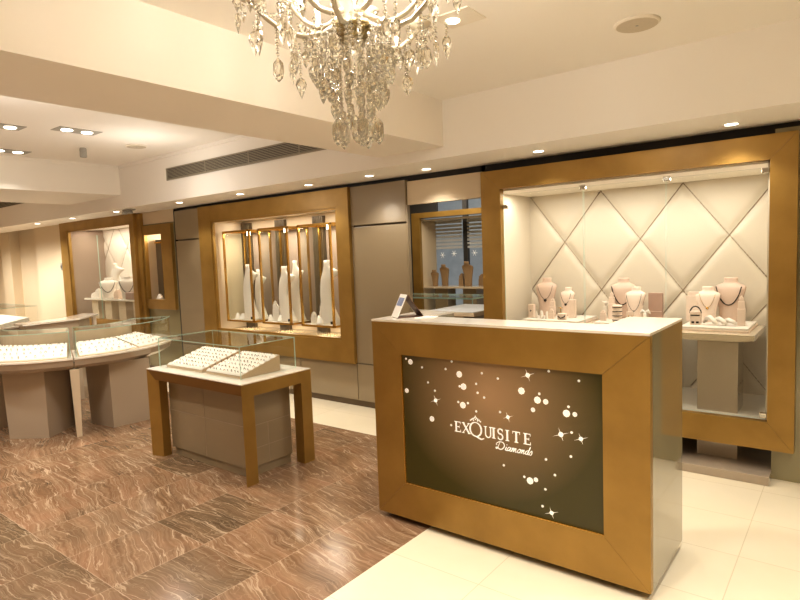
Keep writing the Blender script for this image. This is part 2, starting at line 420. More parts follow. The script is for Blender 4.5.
def necklace_mb(h, w, d, drop, width, r=.003, pend=0):
    mb = MB(); pts = []
    for i in range(17):
        u = -1+2*i/16; x = u*width*w/2; z = h*(.80-drop*(1-u*u)**.8) if abs(u) < 1 else h*.80
        y = -d*.30-(1-abs(u))*d*.02; pts.append((x, y, z))
    mb.tube(pts, r, 5)
    if pend:
        z = h*(.80-drop)
        mb.lathe([(.001, -pend*1.4), (pend*.8, -pend*.7), (pend, 0), (.001, pend*.5)], (0, -d*.32, z-pend*.3), 8)
    return mb
def place(o, x, y, z, rz=0): o.location = (x, y, z); o.rotation_euler = (0, 0, rz); return o
def make_bust(label, x, y, z, h, w, d, m, rz=0, tall=False, neck=None, group=None, neckm=None):
    t = thing('necklace_bust', label, 'jewellery bust', (0, 0, 0), group)
    bust_mb(h, w, d, tall).build('torso', M[m], t)
    if not tall and m != 'brown':
        e = MB().tube([(a*w/2*.99, dy*h-.004, t*h) for t, a, dy in ((.80, .97, .045), (.74, .985, .025), (.66, .93, .012), (.55, .84, 0), (.45, .78, 0))], .0028, 5)
        e.build('edge_shade', M['pinkdark'], t)  # dark tube standing in for the shade line along the bust's edge
    if neck:
        necklace_mb(h, w, d, *neck).build('necklace', neckm or M['gem_dark'], t)
    return place(t, x, y, z, rz)
def tower_mb(h, w):
    mb = MB()
    mb.box(-w/2, w/2, -w/2, w/2, 0, h*.56, bevel=.002).box(-w*.42, w*.42, -w*.42, w*.42, h*.56, h*.80, bevel=.002)
    mb.box(-w*.28, w*.28, -w*.28, w*.28, h*.80, h*.92, bevel=.002)
    mb.lathe([(w*.2, 0), (w*.2, .3*h*.08), (w*.05, h*.07), (.001, h*.08)], (0, 0, h*.92), 8)
    return mb
def cone_mb(h, r): return MB().lathe([(r, 0), (r*.95, h*.1), (r*.6, h*.6), (r*.35, h*.92), (.001, h)], (0, 0, 0), 12)

# ------------------------------------------------------------------ window A: the large right-hand display window
A = thing('display_window', 'largest gold-framed display window with diamond-quilted back wall, at right behind the desk', 'display window', (-1.4, 4.7, 0))
gold_frame(A, -2.472, -.28, .204, 2.20, -2.294, -.425, .385, 2.045, 4.30, 4.36)
def quilt_panel(parent, x0, x1, z0, z1, y, m, hx=.3275, hz=.4275, ax=-2.40, az=1.172, depth=.03):
    """padded back panel with a diamond lattice pressed into it"""
    nx = int((x1-x0)/.02); nz = int((z1-z0)/.02); mb = MB(); v = []; f = []
    for j in range(nz+1):
        for i in range(nx+1):
            x = x0+(x1-x0)*i/nx; z = z0+(z1-z0)*j/nz
            p = (x-ax)/hx+(z-az)/hz; q = (x-ax)/hx-(z-az)/hz
            dp = abs(p/2-round(p/2))*2; dq = abs(q/2-round(q/2))*2
            e = min(dp, dq); s_ = min(1, e/.27); b = 1-(1-s_)**2.6
            v.append((x, y-depth*b*(.8+.2*min(1, e)), z))
    for j in range(nz):
        for i in range(nx):
            a = j*(nx+1)+i; f.append((a, a+1, a+nx+2, a+nx+1))
    mb.add(v, f, 0, True)
    # dark stitched seams following the lattice
    o = mb.build('back_panel', M[m], parent)
    seams = MB()
    for sgn in (1, -1):
        for k in range(-14, 15):
            c = 2*k; pts = []
            for i in range(61):
                x = x0+(x1-x0)*i/60; z = az+sgn*hz*(c-(x-ax)/hx)
                if z0 < z < z1: pts.append((x, y-.0055, z))
            if len(pts) > 1: seams.tube([pts[0], pts[-1]], .0042, 5)
    seams.build('seam', M['seam'], o)
    return o
quilt_panel(A, -2.40, -.44, .38, 2.04, 5.10, 'quilt')
MB().box(-2.43, -2.40, 4.36, 5.12, .36, 2.06).build('side_panel', M['quilt'], A)
MB().box(-.44, -.41, 4.36, 5.12, .36, 2.06).build('side_panel', M['quilt'], A)
MB().box(-2.43, -.41, 4.36, 5.12, 2.03, 2.06).build('top_panel', M['trim'], A)
MB().box(-2.43, -.41, 4.36, 5.12, .35, .38).build('floor_panel', M['stone'], A)
MB().box(-2.41, -.40, 4.205, 5.10, 0, .058, bevel=.003).build('plinth', M['taupe_pink'], A)
mb = MB().box(-2.4, -.42, 5.0, 5.1, .058, .35); mb.build('back_riser', M['dark'], A)
for k, (x0, x1) in enumerate(((-2.285, -1.62), (-1.612, -1.04), (-1.032, -.435))):
    gp = pane(MB(), [(x0, 4.335, .395), (x1, 4.335, .395), (x1, 4.335, 2.0), (x0, 4.335, 2.0)], (0, .008, 0)).build('glass_pane', GL, A)
for (x, z) in ((-2.27, 1.90), (-.45, 1.985), (-.45, .42), (-1.62, 1.995), (-1.03, 1.995)):
    MB().box(x-.022, x+.022, 4.325, 4.352, z-.016, z+.016, bevel=.003).build('glass_clamp', M['chrome'], A)
pedlab = ['left taupe pedestal with pale overhanging shelf, below first jewellery tray of large window',
          'middle taupe pedestal with pale overhanging shelf, below second jewellery tray of large window',
          'right taupe pedestal with pale overhanging shelf, its square column fully visible in large window']
for (cx, s0, s1, lab) in ((-1.96, -2.28, -1.68, pedlab[0]), (-1.40, -1.655, -1.14, pedlab[1]), (-.735, -1.02, -.515, pedlab[2])):
    P = thing('display_pedestal', lab, 'pedestal', (cx, 4.6, .058), 'pedestals in the large display window')
    MB().box(cx-.125, cx+.125, 4.45, 4.70, .0585, .87, bevel=.002).build('column', M['taupe_pink'], P)
    mb = MB(); zt = .92
    mb.loft([[(s0+.10, 4.438, .872), (s1-.10, 4.438, .872), (s1-.10, 5.0, .872), (s0+.10, 5.0, .872)],
             [(s0, 4.43, .885), (s1, 4.43, .885), (s1, 5.04, .885), (s0, 5.04, .885)],
             [(s0, 4.43, zt), (s1, 4.43, zt), (s1, 5.04, zt), (s0, 5.04, zt)]], smooth=False)
    mb.build('shelf_top', M['cream_lacquer'], P)
def tray(label, x0, x1, y0, y1, z, h=.03):
    T = thing('jewellery_tray', label, 'tray', ((x0+x1)/2, (y0+y1)/2, z), 'white jewellery trays in the large window')
    MB().box(x0, x1, y0, y1, z, z+h*.45, bevel=.003).build('tray_base', M['pinkpale'], T)
    MB().box(x0+.006, x1-.006, y0+.006, y1-.006, z+h*.45, z+h, bevel=.004).build('tray_pad', M['white'], T)
tray('white jewellery tray on left pedestal of large window, carrying ring cones', -2.26, -1.75, 4.56, 5.01, .92)
tray('white jewellery tray on middle pedestal of large window, carrying tallest tower', -1.64, -1.17, 4.56, 5.01, .92)
tray('white jewellery tray on right pedestal of large window, carrying twisted white stand', -1.0, -.56, 4.55, 5.02, .92)
Z = .95
make_bust('blush bust with black pendant, left of the two on left tray of large window', -2.185, 4.92, Z, .335, .19, .11, 'pink', .15, neck=(.36, .7, .0018, .016))
make_bust('smaller blush bust with dark teardrop pendant on left tray of large window', -1.99, 4.92, Z, .25, .14, .09, 'pinkpale', -.1, neck=(.36, .7, .0018, .013))
make_bust('taller blush bust with beaded choker necklace on middle tray of large window', -1.512, 4.93, Z, .33, .20, .11, 'pink', .12, neck=(.46, .85, .0045, .0))
make_bust('pale bust with long thin necklace in front of taller one on middle tray', -1.385, 4.82, Z, .265, .165, .09, 'pinkpale', -.1, neck=(.52, .75, .0016, .008))
make_bust('pale blush bust with gold three-drop pendant on right tray of large window', -.873, 4.88, Z, .265, .175, .09, 'pinkpale', .1, neck=(.38, .6, .0016, .011), neckm=M['gem_gold'])
make_bust('tallest rose-taupe bust with dark rope necklace on right tray of large window', -.736, 4.95, Z, .33, .215, .11, 'pink', -.1, neck=(.42, .8, .0042, 0))
def small(name, label, cat, mb, m, x, y, z, rz=0, group=None):
    o = mb.build(name, m, origin=(0, 0, 0)); tag(o, label, cat, group); return place(o, x, y, z, rz)
small('ring_block', 'blush block with small ring at left end of left tray', 'display block', MB().box(-.026, .026, -.022, .022, 0, .115, bevel=.004).lathe([(.001, -.008), (.008, 0), (.001, .008)], (0, -.024, .06), 8, 1), [M['pinkpale'], M['gem_dark']], -2.232, 4.72, Z)
cone = None
for k, (x, y) in enumerate(((-2.165, 4.67), (-2.135, 4.72), (-2.115, 4.66), (-2.085, 4.71), (-2.065, 4.65), (-2.16, 4.75))):
    if cone is None:
        cone = small('ring_cone', 'small white ring cone in the cluster on left tray of large window', 'ring cone', cone_mb(.062, .014), M['white'], x, y, Z, 0, 'white ring cones on the left tray')
    else: dup(cone, (x, y, Z))
small('display_tower', 'slim pale tower behind short block on left tray of large window', 'display tower', tower_mb(.165, .046), M['pinkpale'], -2.085, 4.83, Z, .2)
small('display_tower', 'short pale tower at front centre of left tray of large window', 'display tower', tower_mb(.085, .05), M['pinkpale'], -2.035, 4.68, Z, .2)
small('earring_stand', 'thin gold earring stand between towers and box on left tray', 'earring stand', MB().box(-.02, .02, -.015, .015, 0, .008).tube([(0, 0, .008), (0, 0, .09)], .003).tube([(-.02, 0, .085), (.02, 0, .085)], .003), M['gem_gold'], -1.985, 4.76, Z)
small('bracelet_box', 'small square box with dark bracelet at front of left tray', 'display box', MB().box(-.035, .035, -.03, .03, 0, .05, bevel=.005).tube([(-.03, -.032, .03), (-.01, -.036, .012), (.015, -.036, .02), (.03, -.032, .035)], .005, 6, 1), [M['pinkpale'], M['gem_dark']], -1.93, 4.66, Z, .2)
small('display_column', 'tall square blush column at right end of left tray', 'display column', MB().box(-.028, .028, -.024, .024, 0, .155, bevel=.003), M['pinkpale'], -1.895, 4.80, Z, .1)
small('display_tower', 'short pale tower at left front of middle tray', 'display tower', tower_mb(.085, .045), M['pinkpale'], -1.60, 4.70, Z, .2)
small('display_tower', 'tallest pale tower with stepped top on middle tray', 'display tower', tower_mb(.225, .052), M['pinkpale'], -1.572, 4.83, Z, .2)
small('bird_topper', 'white bird-shaped ring holder perched beside tallest tower', 'ring holder', MB().box(-.018, .018, -.018, .018, 0, .1).lathe([(.001, 0), (.014, .015), (.012, .03), (.001, .045)], (0, 0, .1), 8).tube([(-.03, 0, .14), (0, 0, .125), (.03, 0, .135)], [.003, .011, .003], 6), M['white'], -1.632, 4.86, Z)
mb = MB()
for k in range(4): mb.lathe([(.034, .034*k), (.037, .034*k+.008), (.037, .034*k+.024), (.034, .034*k+.032)], (0, 0, 0), 16, 0).lathe([(.0372, .034*k+.012), (.0385, .034*k+.016), (.0372, .034*k+.02)], (0, 0, 0), 16, 1)
small('bracelet_drum', 'stacked cylinder with dark bracelets at front of middle tray', 'bracelet stand', mb, [M['pinkpale'], M['gem_dark']], -1.47, 4.645, Z)
small('earring_stand', 'pale arched earring card before pale bust on middle tray', 'earring stand', MB().box(-.032, .032, -.006, .006, 0, .078, bevel=.003).lathe([(.001, -.01), (.006, 0), (.001, .01)], (-.014, -.008, .04), 8, 1).lathe([(.001, -.01), (.006, 0), (.001, .01)], (.014, -.008, .04), 8, 1), [M['pinkpale'], M['gem_gold']], -1.385, 4.70, Z)
small('watch_stand', 'white bow-shaped bracelet stand before rose panel on middle tray', 'bracelet stand', MB().tube([(0, 0, 0), (0, 0, .07)], .014).tube([(-.04, 0, .06), (-.02, 0, .085), (0, 0, .07), (.02, 0, .085), (.04, 0, .06)], [.004, .014, .008, .014, .004], 8), M['white'], -1.285, 4.74, Z)
small('jewellery_screen', 'upright rose-taupe panel at right end of middle tray', 'display panel', MB().box(-.056, .056, -.012, .012, 0, .21, bevel=.003).box(-.05, .05, -.0135, -.012, .06, .064, 1), [M['pinkdark'], M['pinkpale']], -1.255, 4.93, Z, -.1)
small('jewellery_screen', 'upright pale rose panel at left end of right tray', 'display panel', MB().box(-.045, .045, -.012, .012, 0, .195, bevel=.003).box(-.03, .045, -.010, .014, .195, .225, bevel=.002), M['pinkpale'], -.975, 4.88, Z)
mb = MB().box(-.036, .036, -.026, .026, 0, .10, bevel=.005)
mb.tube([(.028*math.cos(a)*1.3, -.01, .085+.05*math.sin(a)) for a in [PI*k/8 for k in range(9)]], .005, 6, 1)
mb.box(-.024, -.006, -.029, -.026, .012, .026, 1).box(.006, .024, -.029, -.026, .012, .026, 1).box(-.03, .03, -.029, -.026, .066, .074, 1)
small('bracelet_box', 'white block hung with dark bangle at front of right tray', 'bracelet stand', mb, [M['pinkpale'], M['gem_dark']], -.915, 4.68, Z, .05)
mb = MB()
for k in range(3):
    x = -.07+.06*k
    mb.tube([(x-.05, .02, .012), (x-.025, 0, .045-.008*k), (x, -.02, .055-.008*k), (x+.03, -.035, .03), (x+.05, -.045, .012)], [.008, .017, .019, .016, .008], 8)
small('ring_roll', 'twisted white padded ring rolls lying at front of right tray', 'ring stand', mb, M['white'], -.75, 4.70, Z)
small('display_tower', 'pale clock-tower shaped stand at right end of right tray', 'display tower', tower_mb(.215, .05), M['pinkpale'], -.628, 4.72, Z, .15)

# ------------------------------------------------------------------ window B: the middle display window with hanging vitrines
B = thing('display_window', 'gold-framed display window in middle of back wall holding three hanging glass cabinets', 'display window', (-5.3, 4.6, .445))
gold_frame(B, -6.6, -4.0, .447, 2.232, -6.335, -4.17, .68, 2.045, 4.315, 4.36, lip=.012)
MB().box(-6.36, -4.15, 4.82, 4.85, .64, 2.08).build('back_panel', M['wallcream'], B)
for (x0, x1) in ((-6.15, -5.69), (-5.49, -5.02), (-4.82, -4.2)):
    MB().box(x0, x1, 4.805, 4.82, .72, 1.93, bevel=.004).build('fabric_panel', M['taupe_fabric'], B)
MB().box(-6.38, -6.35, 4.36, 4.85, .64, 2.08).build('side_panel', M['wallcream'], B)
MB().box(-4.17, -4.14, 4.36, 4.85, .64, 2.08).build('side_panel', M['wallcream'], B)
MB().box(-6.36, -4.15, 4.36, 4.85, 2.055, 2.085).build('top_panel', M['trim'], B)
MB().box(-6.36, -4.15, 4.36, 4.85, .645, .672).build('sill', M['taupe'], B)
for x in (-6.26, -5.59, -4.92):
    mb = MB()
    for k in range(6): mb.box(x-.09+.03*k, x-.068+.03*k, 4.78, 4.82, .672, 2.02)
    mb.box(x-.09, x+.09, 4.80, 4.82, .672, 2.02).build('fluted_strip', M['flute'], B)
for x in (-6.05, -5.3, -4.55):
    MB().lathe([(.028, 0), (.028, .006)], (x, 4.55, 2.049), 14).build('case_light', M['lens'], B)
VB = []
vlab = ['left hanging glass cabinet with gold edges in middle window', 'centre hanging glass cabinet with gold edges in middle window', 'right hanging glass cabinet with gold edges in middle window']
for (x0, x1, lab) in ((-6.275, -5.765, vlab[0]), (-5.575, -5.085, vlab[1]), (-4.89, -4.40, vlab[2])):
    V = thing('hanging_cabinet', lab, 'glass cabinet', ((x0+x1)/2, 4.6, .79), 'hanging glass cabinets')
    y0, y1, z0, z1, t = 4.45, 4.77, .79, 1.90, .011
    mb = MB()
    for x in (x0, x1):
        for y in (y0, y1): mb.box(x-t, x+t, y-t, y+t, z0, z1)
    for z in (z0, z1):
        for y in (y0, y1): mb.box(x0-t, x1+t, y-t, y+t, z-t, z+t)
        for x in (x0, x1): mb.box(x-t, x+t, y0, y1, z-t, z+t)
    mb.build('cabinet_frame', M['gold_bright'], V)
    MB().box(x0+t, x1-t, y0+t, y1-t, z0-.004, z0+.012).build('cabinet_floor', M['white'], V)
    mb = MB(); pane(mb, [(x0, y0, z0), (x1, y0, z0), (x1, y0, z1), (x0, y0, z1)], (0, .004, 0)).build('front_glass', GL, V)
    mb = MB(); pane(mb, [(x1, y0, z0), (x1, y1, z0), (x1, y1, z1), (x1, y0, z1)], (-.004, 0, 0)).build('side_glass', GL, V)
    mb = MB(); pane(mb, [(x0, y0, z0), (x0, y1, z0), (x0, y1, z1), (x0, y0, z1)], (.004, 0, 0)).build('side_glass', GL, V)
    MB().box(x1-.05, x1-.012, y0-.006, y0+.012, z0+.03, z0+.06, bevel=.003).build('lock', M['black'], V)
    MB().box(x1-.07, x1-.03, y0+.02, y0+.05, z1-.06, z1-.012, bevel=.003).build('cabinet_spotlight', M['lens'], V)
ZV = .802
make_bust('tall white curved bust standing in front in left hanging cabinet', -5.905, 4.545, ZV, .69, .26, .13, 'white', .1, tall=True)
make_bust('shorter white bust standing behind taller one in left hanging cabinet', -5.90, 4.69, ZV, .62, .22, .10, 'white', 0, tall=True)
make_bust('white curved bust standing in front in centre hanging cabinet', -5.235, 4.545, ZV, .655, .26, .13, 'white', .1, tall=True)
make_bust('taller white bust standing behind in centre hanging cabinet', -5.215, 4.69, ZV, .715, .22, .10, 'white', 0, tall=True)
make_bust('tallest white curved bust, alone at right of right hanging cabinet', -4.555, 4.57, ZV, .71, .27, .14, 'white', .1, tall=True)
for (x, y, h, lab) in ((-5.48, 4.56, .25, 'slim white tower, leftmost of three towers in centre hanging cabinet'),
                       (-5.40, 4.53, .20, 'short white tower in front of others in centre hanging cabinet'),
                       (-5.36, 4.62, .26, 'white stepped tower nearest front bust of centre hanging cabinet'),
                       (-4.70, 4.58, .25, 'white stepped tower left of tallest bust in right hanging cabinet'),
                       (-4.78, 4.52, .14, 'short white tower at front of right hanging cabinet')):
    small('display_tower', lab, 'display tower', tower_mb(h, .055), M['white'], x, y, ZV, .3)
def stack_mb(w): return MB().lathe([(w, 0), (w, .02), (w*.8, .022), (w*.8, .05), (w*.5, .052), (w*.5, .075), (.001, .08)], (0, 0, 0), 14)
for (x, y, w, lab) in ((-6.05, 4.52, .045, 'low white ring dish at front middle of left hanging cabinet'), (-6.10, 4.66, .05, 'stepped white ring dish at back of left hanging cabinet'),
                       (-6.17, 4.53, .035, 'smallest white ring dish at left corner of left hanging cabinet'), (-5.52, 4.52, .035, 'small white ring dish at left front of centre hanging cabinet'),
                       (-5.32, 4.505, .04, 'white ring dish before front bust of centre hanging cabinet'), (-4.66, 4.505, .045, 'wide white ring dish in middle of right hanging cabinet'),
                       (-4.83, 4.66, .04, 'small white ring dish at back of right hanging cabinet')):
    small('ring_dish', lab, 'ring stand', stack_mb(w), M['white'], x, y-.008, ZV)

# ------------------------------------------------------------------ window C: the far left display window
Cw = thing('display_window', 'gold-framed display window at far left of back wall with white jewellery shelf', 'display window', (-9.4, 4.6, .445))
gold_frame(Cw, -10.6, -8.145, .447, 2.285, -10.33, -8.27, .68, 2.14, 4.275, 4.33, lip=.012)
quilt_panel(Cw, -10.34, -8.24, .66, 2.16, 4.90, 'quilt_white', ax=-9.9, az=1.4, depth=.03)
MB().box(-10.37, -10.34, 4.33, 4.92, .66, 2.16).build('side_panel', M['taupe_fabric'], Cw)
MB().box(-8.25, -8.22, 4.33, 4.92, .66, 2.16).build('side_panel', M['taupe_fabric'], Cw)
MB().box(-10.37, -8.22, 4.33, 4.92, 2.15, 2.18).build('top_panel', M['trim'], Cw)
MB().box(-10.37, -8.22, 4.33, 4.92, .63, .66).build('floor_panel', M['cream_lacquer'], Cw)
mb = MB(); pane(mb, [(-9.35, 4.31, .69), (-8.28, 4.31, .69), (-8.28, 4.31, 2.02), (-9.35, 4.31, 2.02)], (0, .008, 0)).build('glass_pane', GL, Cw)
mb = MB(); pane(mb, [(-10.32, 4.31, .69), (-9.36, 4.31, .69), (-9.36, 4.31, 2.02), (-10.32, 4.31, 2.02)], (0, .008, 0)).build('glass_pane', GL, Cw)
for x in (-9.7, -8.9): MB().lathe([(.03, 0), (.03, .006)], (x, 4.5, 2.144), 14).build('case_light', M['lens'], Cw)
SH = thing('display_shelf', 'white jewellery shelf on four square columns inside far left window', 'display shelf', (-9.2, 4.6, .66))
MB().box(-10.12, -8.28, 4.38, 4.80, .985, 1.015, bevel=.004).build('shelf_top', M['stone'], SH)
for x in (-9.9, -9.45, -9.0, -8.55): MB().box(x-.11, x+.11, 4.45, 4.65, .6601, .985).build('column', M['cream_lacquer'], SH)
make_bust('tall white bust standing high at left in far left window', -9.50, 4.66, 1.015, .56, .30, .14, 'white', .3, tall=True)
make_bust('white bust with dark striped necklaces, left of two in far left window', -9.42, 4.46, 1.015, .33, .28, .16, 'white', .9, neck=(.5, .8, .0045, 0))
make_bust('white bust with dark necklaces, right of two in far left window', -8.80, 4.46, 1.015, .35, .27, .16, 'white', .9, neck=(.5, .8, .0045, 0))
for (x, y, h, lab) in ((-9.98, 4.5, .09, 'low white stand at left end of far left window shelf'), (-9.75, 4.46, .16, 'small white tower between low stand and striped bust in far left window'),
                       (-9.08, 4.44, .15, 'rose tower beside striped bust in far left window'), (-9.0, 4.62, .2, 'taller rose tower midway along far left window shelf'),
                       (-8.42, 4.46, .26, 'pale rose tower at right end of far left window shelf')):
    small('display_tower', lab, 'display tower', tower_mb(h, .09), M['white' if 'white' in lab else 'pinkpale'], x, y, 1.015, .3)
small('bracelet_box', 'dark rose bracelet box on far left window shelf', 'display box', MB().box(-.12, .12, -.06, .06, 0, .11, bevel=.01), M['pinkdark'], -8.62, 4.44, 1.0151)

# ------------------------------------------------------------------ window D: small gold framed niche between C and the taupe panels
D = thing('display_niche', 'small gold-framed niche beside far left window with slim dark cabinet door', 'display window', (-7.7, 4.5, .9))
gold_frame(D, -8.03, -7.295, .90, 2.08, -7.99, -7.55, 1.035, 1.95, YW-.01, YW+.04)
MB().box(-8.02, -7.53, 4.80, 4.83, 1.0, 1.98).build('back_panel', M['wallcream'], D)
MB().box(-8.05, -8.02, YW+.04, 4.83, 1.0, 1.98).build('side_panel', M['wallcream'], D)
MB().box(-7.55, -7.52, YW+.04, 4.83, 1.0, 1.98).build('side_panel', M['wallcream'], D)
MB().box(-8.05, -7.52, YW+.04, 4.83, 1.97, 2.0).build('top_panel', M['wallcream'], D)
MB().box(-8.05, -7.52, YW+.04, 4.83, 1.0, 1.03).build('floor_panel', M['stone'], D)
mb = MB().box(-7.98, -7.78, 4.5, 4.56, 1.03, 1.88); cd = mb.build('niche_door', M['flute'], D)
mb = MB().box(-7.80, -7.775, 4.48, 4.50, 1.03, 1.85).box(-7.98, -7.775, 4.48, 4.50, 1.83, 1.85); mb.build('door_edge', M['gold_bright'], cd)
small('ring_dish', 'small white ring dish on floor of little gold-framed niche', 'ring stand', stack_mb(.05), M['white'], -7.84, 4.43, 1.0301)

# ------------------------------------------------------------------ through the centre opening: gold window to the street, shelf of busts, glass counter
E_ = thing('street_window_display', 'gold-framed street window display seen through centre opening', 'display window', (-4.4, 7.6, .6))
gold_frame(E_, -5.56, -3.1, .06, 2.175, -5.41, -3.25, .25, 2.095, 7.46, 7.52)
MB().box(-5.44, -3.2, 7.52, 7.93, 2.04, 2.07).build('top_panel', M['taupe'], E_)
MB().box(-5.45, -5.42, 7.52, 7.93, .2, 2.07).build('side_panel', M['wallcream'], E_)
MB().box(-5.42, -3.2, 7.54, 7.92, .985, 1.015, bevel=.003).build('shelf', M['cream_lacquer'], E_)
for x in (-5.14, -4.62, -4.0): MB().box(x-.12, x+.12, 7.62, 7.85, .25, .985).build('column', M['taupe'], E_)
MB().box(-5.45, -3.2, 7.52, 7.93, .2, .25).build('floor_panel', M['stone'], E_)
mb = MB()
for (x, z) in ((-5.3, 1.50), (-5.08, 1.52), (-4.7, 1.52), (-4.45, 1.5)):
    for k in range(3):
        a = PI*k/3; mb.tube([(x-.05*math.cos(a), 7.93, z-.05*math.sin(a)), (x+.05*math.cos(a), 7.93, z+.05*math.sin(a))], .004, 4)
mb.build('snowflake_sticker', M['print'], E_)
for (x, y, h, w, lab) in ((-5.27, 7.65, .26, .15, 'brown back of shorter bust at left on street window shelf'), (-5.17, 7.78, .34, .18, 'brown back of tall bust beside shorter one on street window shelf'),
                          (-4.70, 7.72, .38, .20, 'brown back of tallest bust in middle of street window shelf')):
    make_bust(lab, x, y, 1.015, h, w, .11, 'brown', PI)
small('display_tower', 'dark square block left of tallest bust on street window shelf', 'display block', tower_mb(.2, .08), M['brown'], -4.86, 7.8, 1.015)
small('display_tower', 'dark square block right of tallest bust on street window shelf', 'display block', tower_mb(.18, .08), M['brown'], -4.56, 7.9, 1.015)
G = thing('glass_counter', 'glass-topped sales counter with jewels seen through centre opening', 'display counter', (-4.3, 6.3, 0))
mb = MB(); pane(mb, [(-4.9, 6.0, .97), (-3.6, 6.0, .97), (-3.6, 6.55, .97), (-4.9, 6.55, .97)], (0, 0, .02)).build('glass_top', GL, G)
mb = MB(); pane(mb, [(-4.9, 6.0, .76), (-3.6, 6.0, .76), (-3.6, 6.0, .97), (-4.9, 6.0, .97)], (0, .01, 0)).build('glass_front', GL, G)
mb = MB(); pane(mb, [(-3.6, 6.0, .76), (-3.6, 6.55, .76), (-3.6, 6.55, .97), (-3.6, 6.0, .97)], (-.01, 0, 0)).build('glass_side', GL, G)
MB().box(-4.95, -3.55, 5.95, 6.6, .72, .76, bevel=.004).build('counter_bed', M['stone'], G)
MB().box(-4.8, -3.7, 6.05, 6.5, 0.06, .72).build('cabinet', M['taupe'], G)
MB().box(-4.75, -3.75, 6.1, 6.45, 0, .06).build('plinth', M['grout'], G)
# desk return behind the reception desk
# ------------------------------------------------------------------ reception desk
K2 = thing('side_counter', 'low counter with pale edge just inside centre opening behind desk', 'counter', (-2.95, 4.9, 0))
MB().box(-3.22, -2.66, 4.45, 5.2, .965, 1.0, bevel=.003).build('counter_top', M['cream_lacquer'], K2)
MB().box(-3.20, -2.68, 4.47, 5.18, 1.0001, 1.003).build('top_inlay', M['blind'], K2)
MB().box(-3.18, -2.80, 4.5, 5.15, 0, .965).build('cabinet', M['taupe'], K2)
Dk = thing('reception_desk', 'reception desk with bronze framed front sign panel and glossy taupe sides', 'desk', (-1.43, 2.83, 0))
X0, X1, Y0, Y1 = -2.207, -.67, 2.54, 3.12
gold_frame(Dk, X0, X1, .035, 1.166, -2.004, -.872, .242, .984, Y0, Y0+.035)
YL, XW, XV = 2.775, -.925, -1.98
U = lambda e: [(X0-e, Y0+(.036 if e <= 0 else -.001)), (X1+(e if e > 0 else 0), Y0+(.036 if e <= 0 else -.001)), (X1+(e if e > 0 else 0), Y1), (XW, Y1), (XW, YL), (XV, YL), (XV, Y1-.05), (X0-e, Y1-.05)]
MB().prism(U(-.002), .035, 1.166).build('cabinet', M['taupe_gloss'], Dk)
MB().prism(U(.001), 1.1665, 1.178).build('desk_top', M['stone'], Dk)
MB().box(XV+.002, XW-.002, YL+.001, Y1-.08, .70, .72).build('work_shelf', M['taupe'], Dk)
MB().prism([(X0+.09, Y0+.07), (X1-.06, Y0+.07), (X1-.06, Y1-.07), (XW+.03, Y1-.07), (XW+.03, YL-.05), (X0+.09, YL-.05)], 0, .035).build('plinth', M['dark'], Dk)
MB().box(X0+.004, X1, Y0+.0352, Y0+.0365, .04, 1.16).build('side_joint', M['grout'], Dk)
b_ = MB()
b_.box(-2.004, -.872, Y0+.004, Y0+.0165, .242, .2455).box(-2.004, -2.0, Y0+.004, Y0+.0165, .242, .984); b_.build('panel_bead', M['gold_bright'], Dk)
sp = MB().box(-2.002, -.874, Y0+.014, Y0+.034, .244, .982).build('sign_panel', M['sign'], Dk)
# centre the painted glow on the panel: shift the mesh so the object origin sits at its middle
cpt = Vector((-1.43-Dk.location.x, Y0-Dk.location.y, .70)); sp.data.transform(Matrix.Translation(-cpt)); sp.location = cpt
YP = Y0+.0135
mb = MB()
def disc(mb, x, z, r, n=10):
    mb.prism([(x+r*math.cos(2*PI*i/n), z+r*math.sin(2*PI*i/n)) for i in range(n)], YP-.0008, YP+.0006, axis='y')
for x, z, r in [(-1.945, .947, .016), (-1.626, .908, .018), (-1.602, .845, .018), (-1.609, .745, .018), (-1.811, .642, .016), (-1.978, .78, .014), (-1.271, .861, .018), (-1.188, .826, .018), (-1.146, .823, .014), (-1.212, .775, .012), (-1.044, .781, .018), (-1.004, .782, .012), (-1.235, .417, .018), (-1.204, .429, .012)]:
    disc(mb, x, z, r, 8)
for x, z in [(-1.975, .962), (-1.866, .923), (-1.829, .843), (-1.785, .802), (-1.711, .928), (-1.671, .972), (-1.49, .927), (-1.399, .909), (-1.525, .868), (-1.518, .822), (-1.48, .802), (-1.637, .759), (-1.578, .76), (-1.529, .723), (-1.626, .844), (-1.391, .739), (-1.686, .626), (-1.178, .858), (-1.128, .972), (-.983, .941), (-1.034, .814), (-1.021, .694), (-1.026, .579), (-1.15, .541), (-1.377, .467), (-1.106, .473), (-1.265, .431), (-1.156, .392), (-1.172, .304)]:
    disc(mb, x, z, .0068, 8)
for x, z, r in [(-1.782, .749, .016), (-1.236, .942, .017), (-1.348, .719, .014), (-1.073, .676, .018), (-.977, .671, .015), (-1.126, .282, .015)]:
    disc(mb, x, z, r*.72, 8)
    for k in range(4):
        a = .35+k*PI/2; L_ = r*(2.4 if k % 2 == 0 else 1.8)
        mb.prism([(x+L_*math.cos(a), z+L_*math.sin(a)), (x+r*.13*math.cos(a+PI/2), z+r*.13*math.sin(a+PI/2)), (x-r*.13*math.cos(a+PI/2), z-r*.13*math.sin(a+PI/2))][:3], YP-.0008, YP+.0006, axis='y')
mb.build('printed_diamond', M['print'], sp)['kind'] = 'stuff'
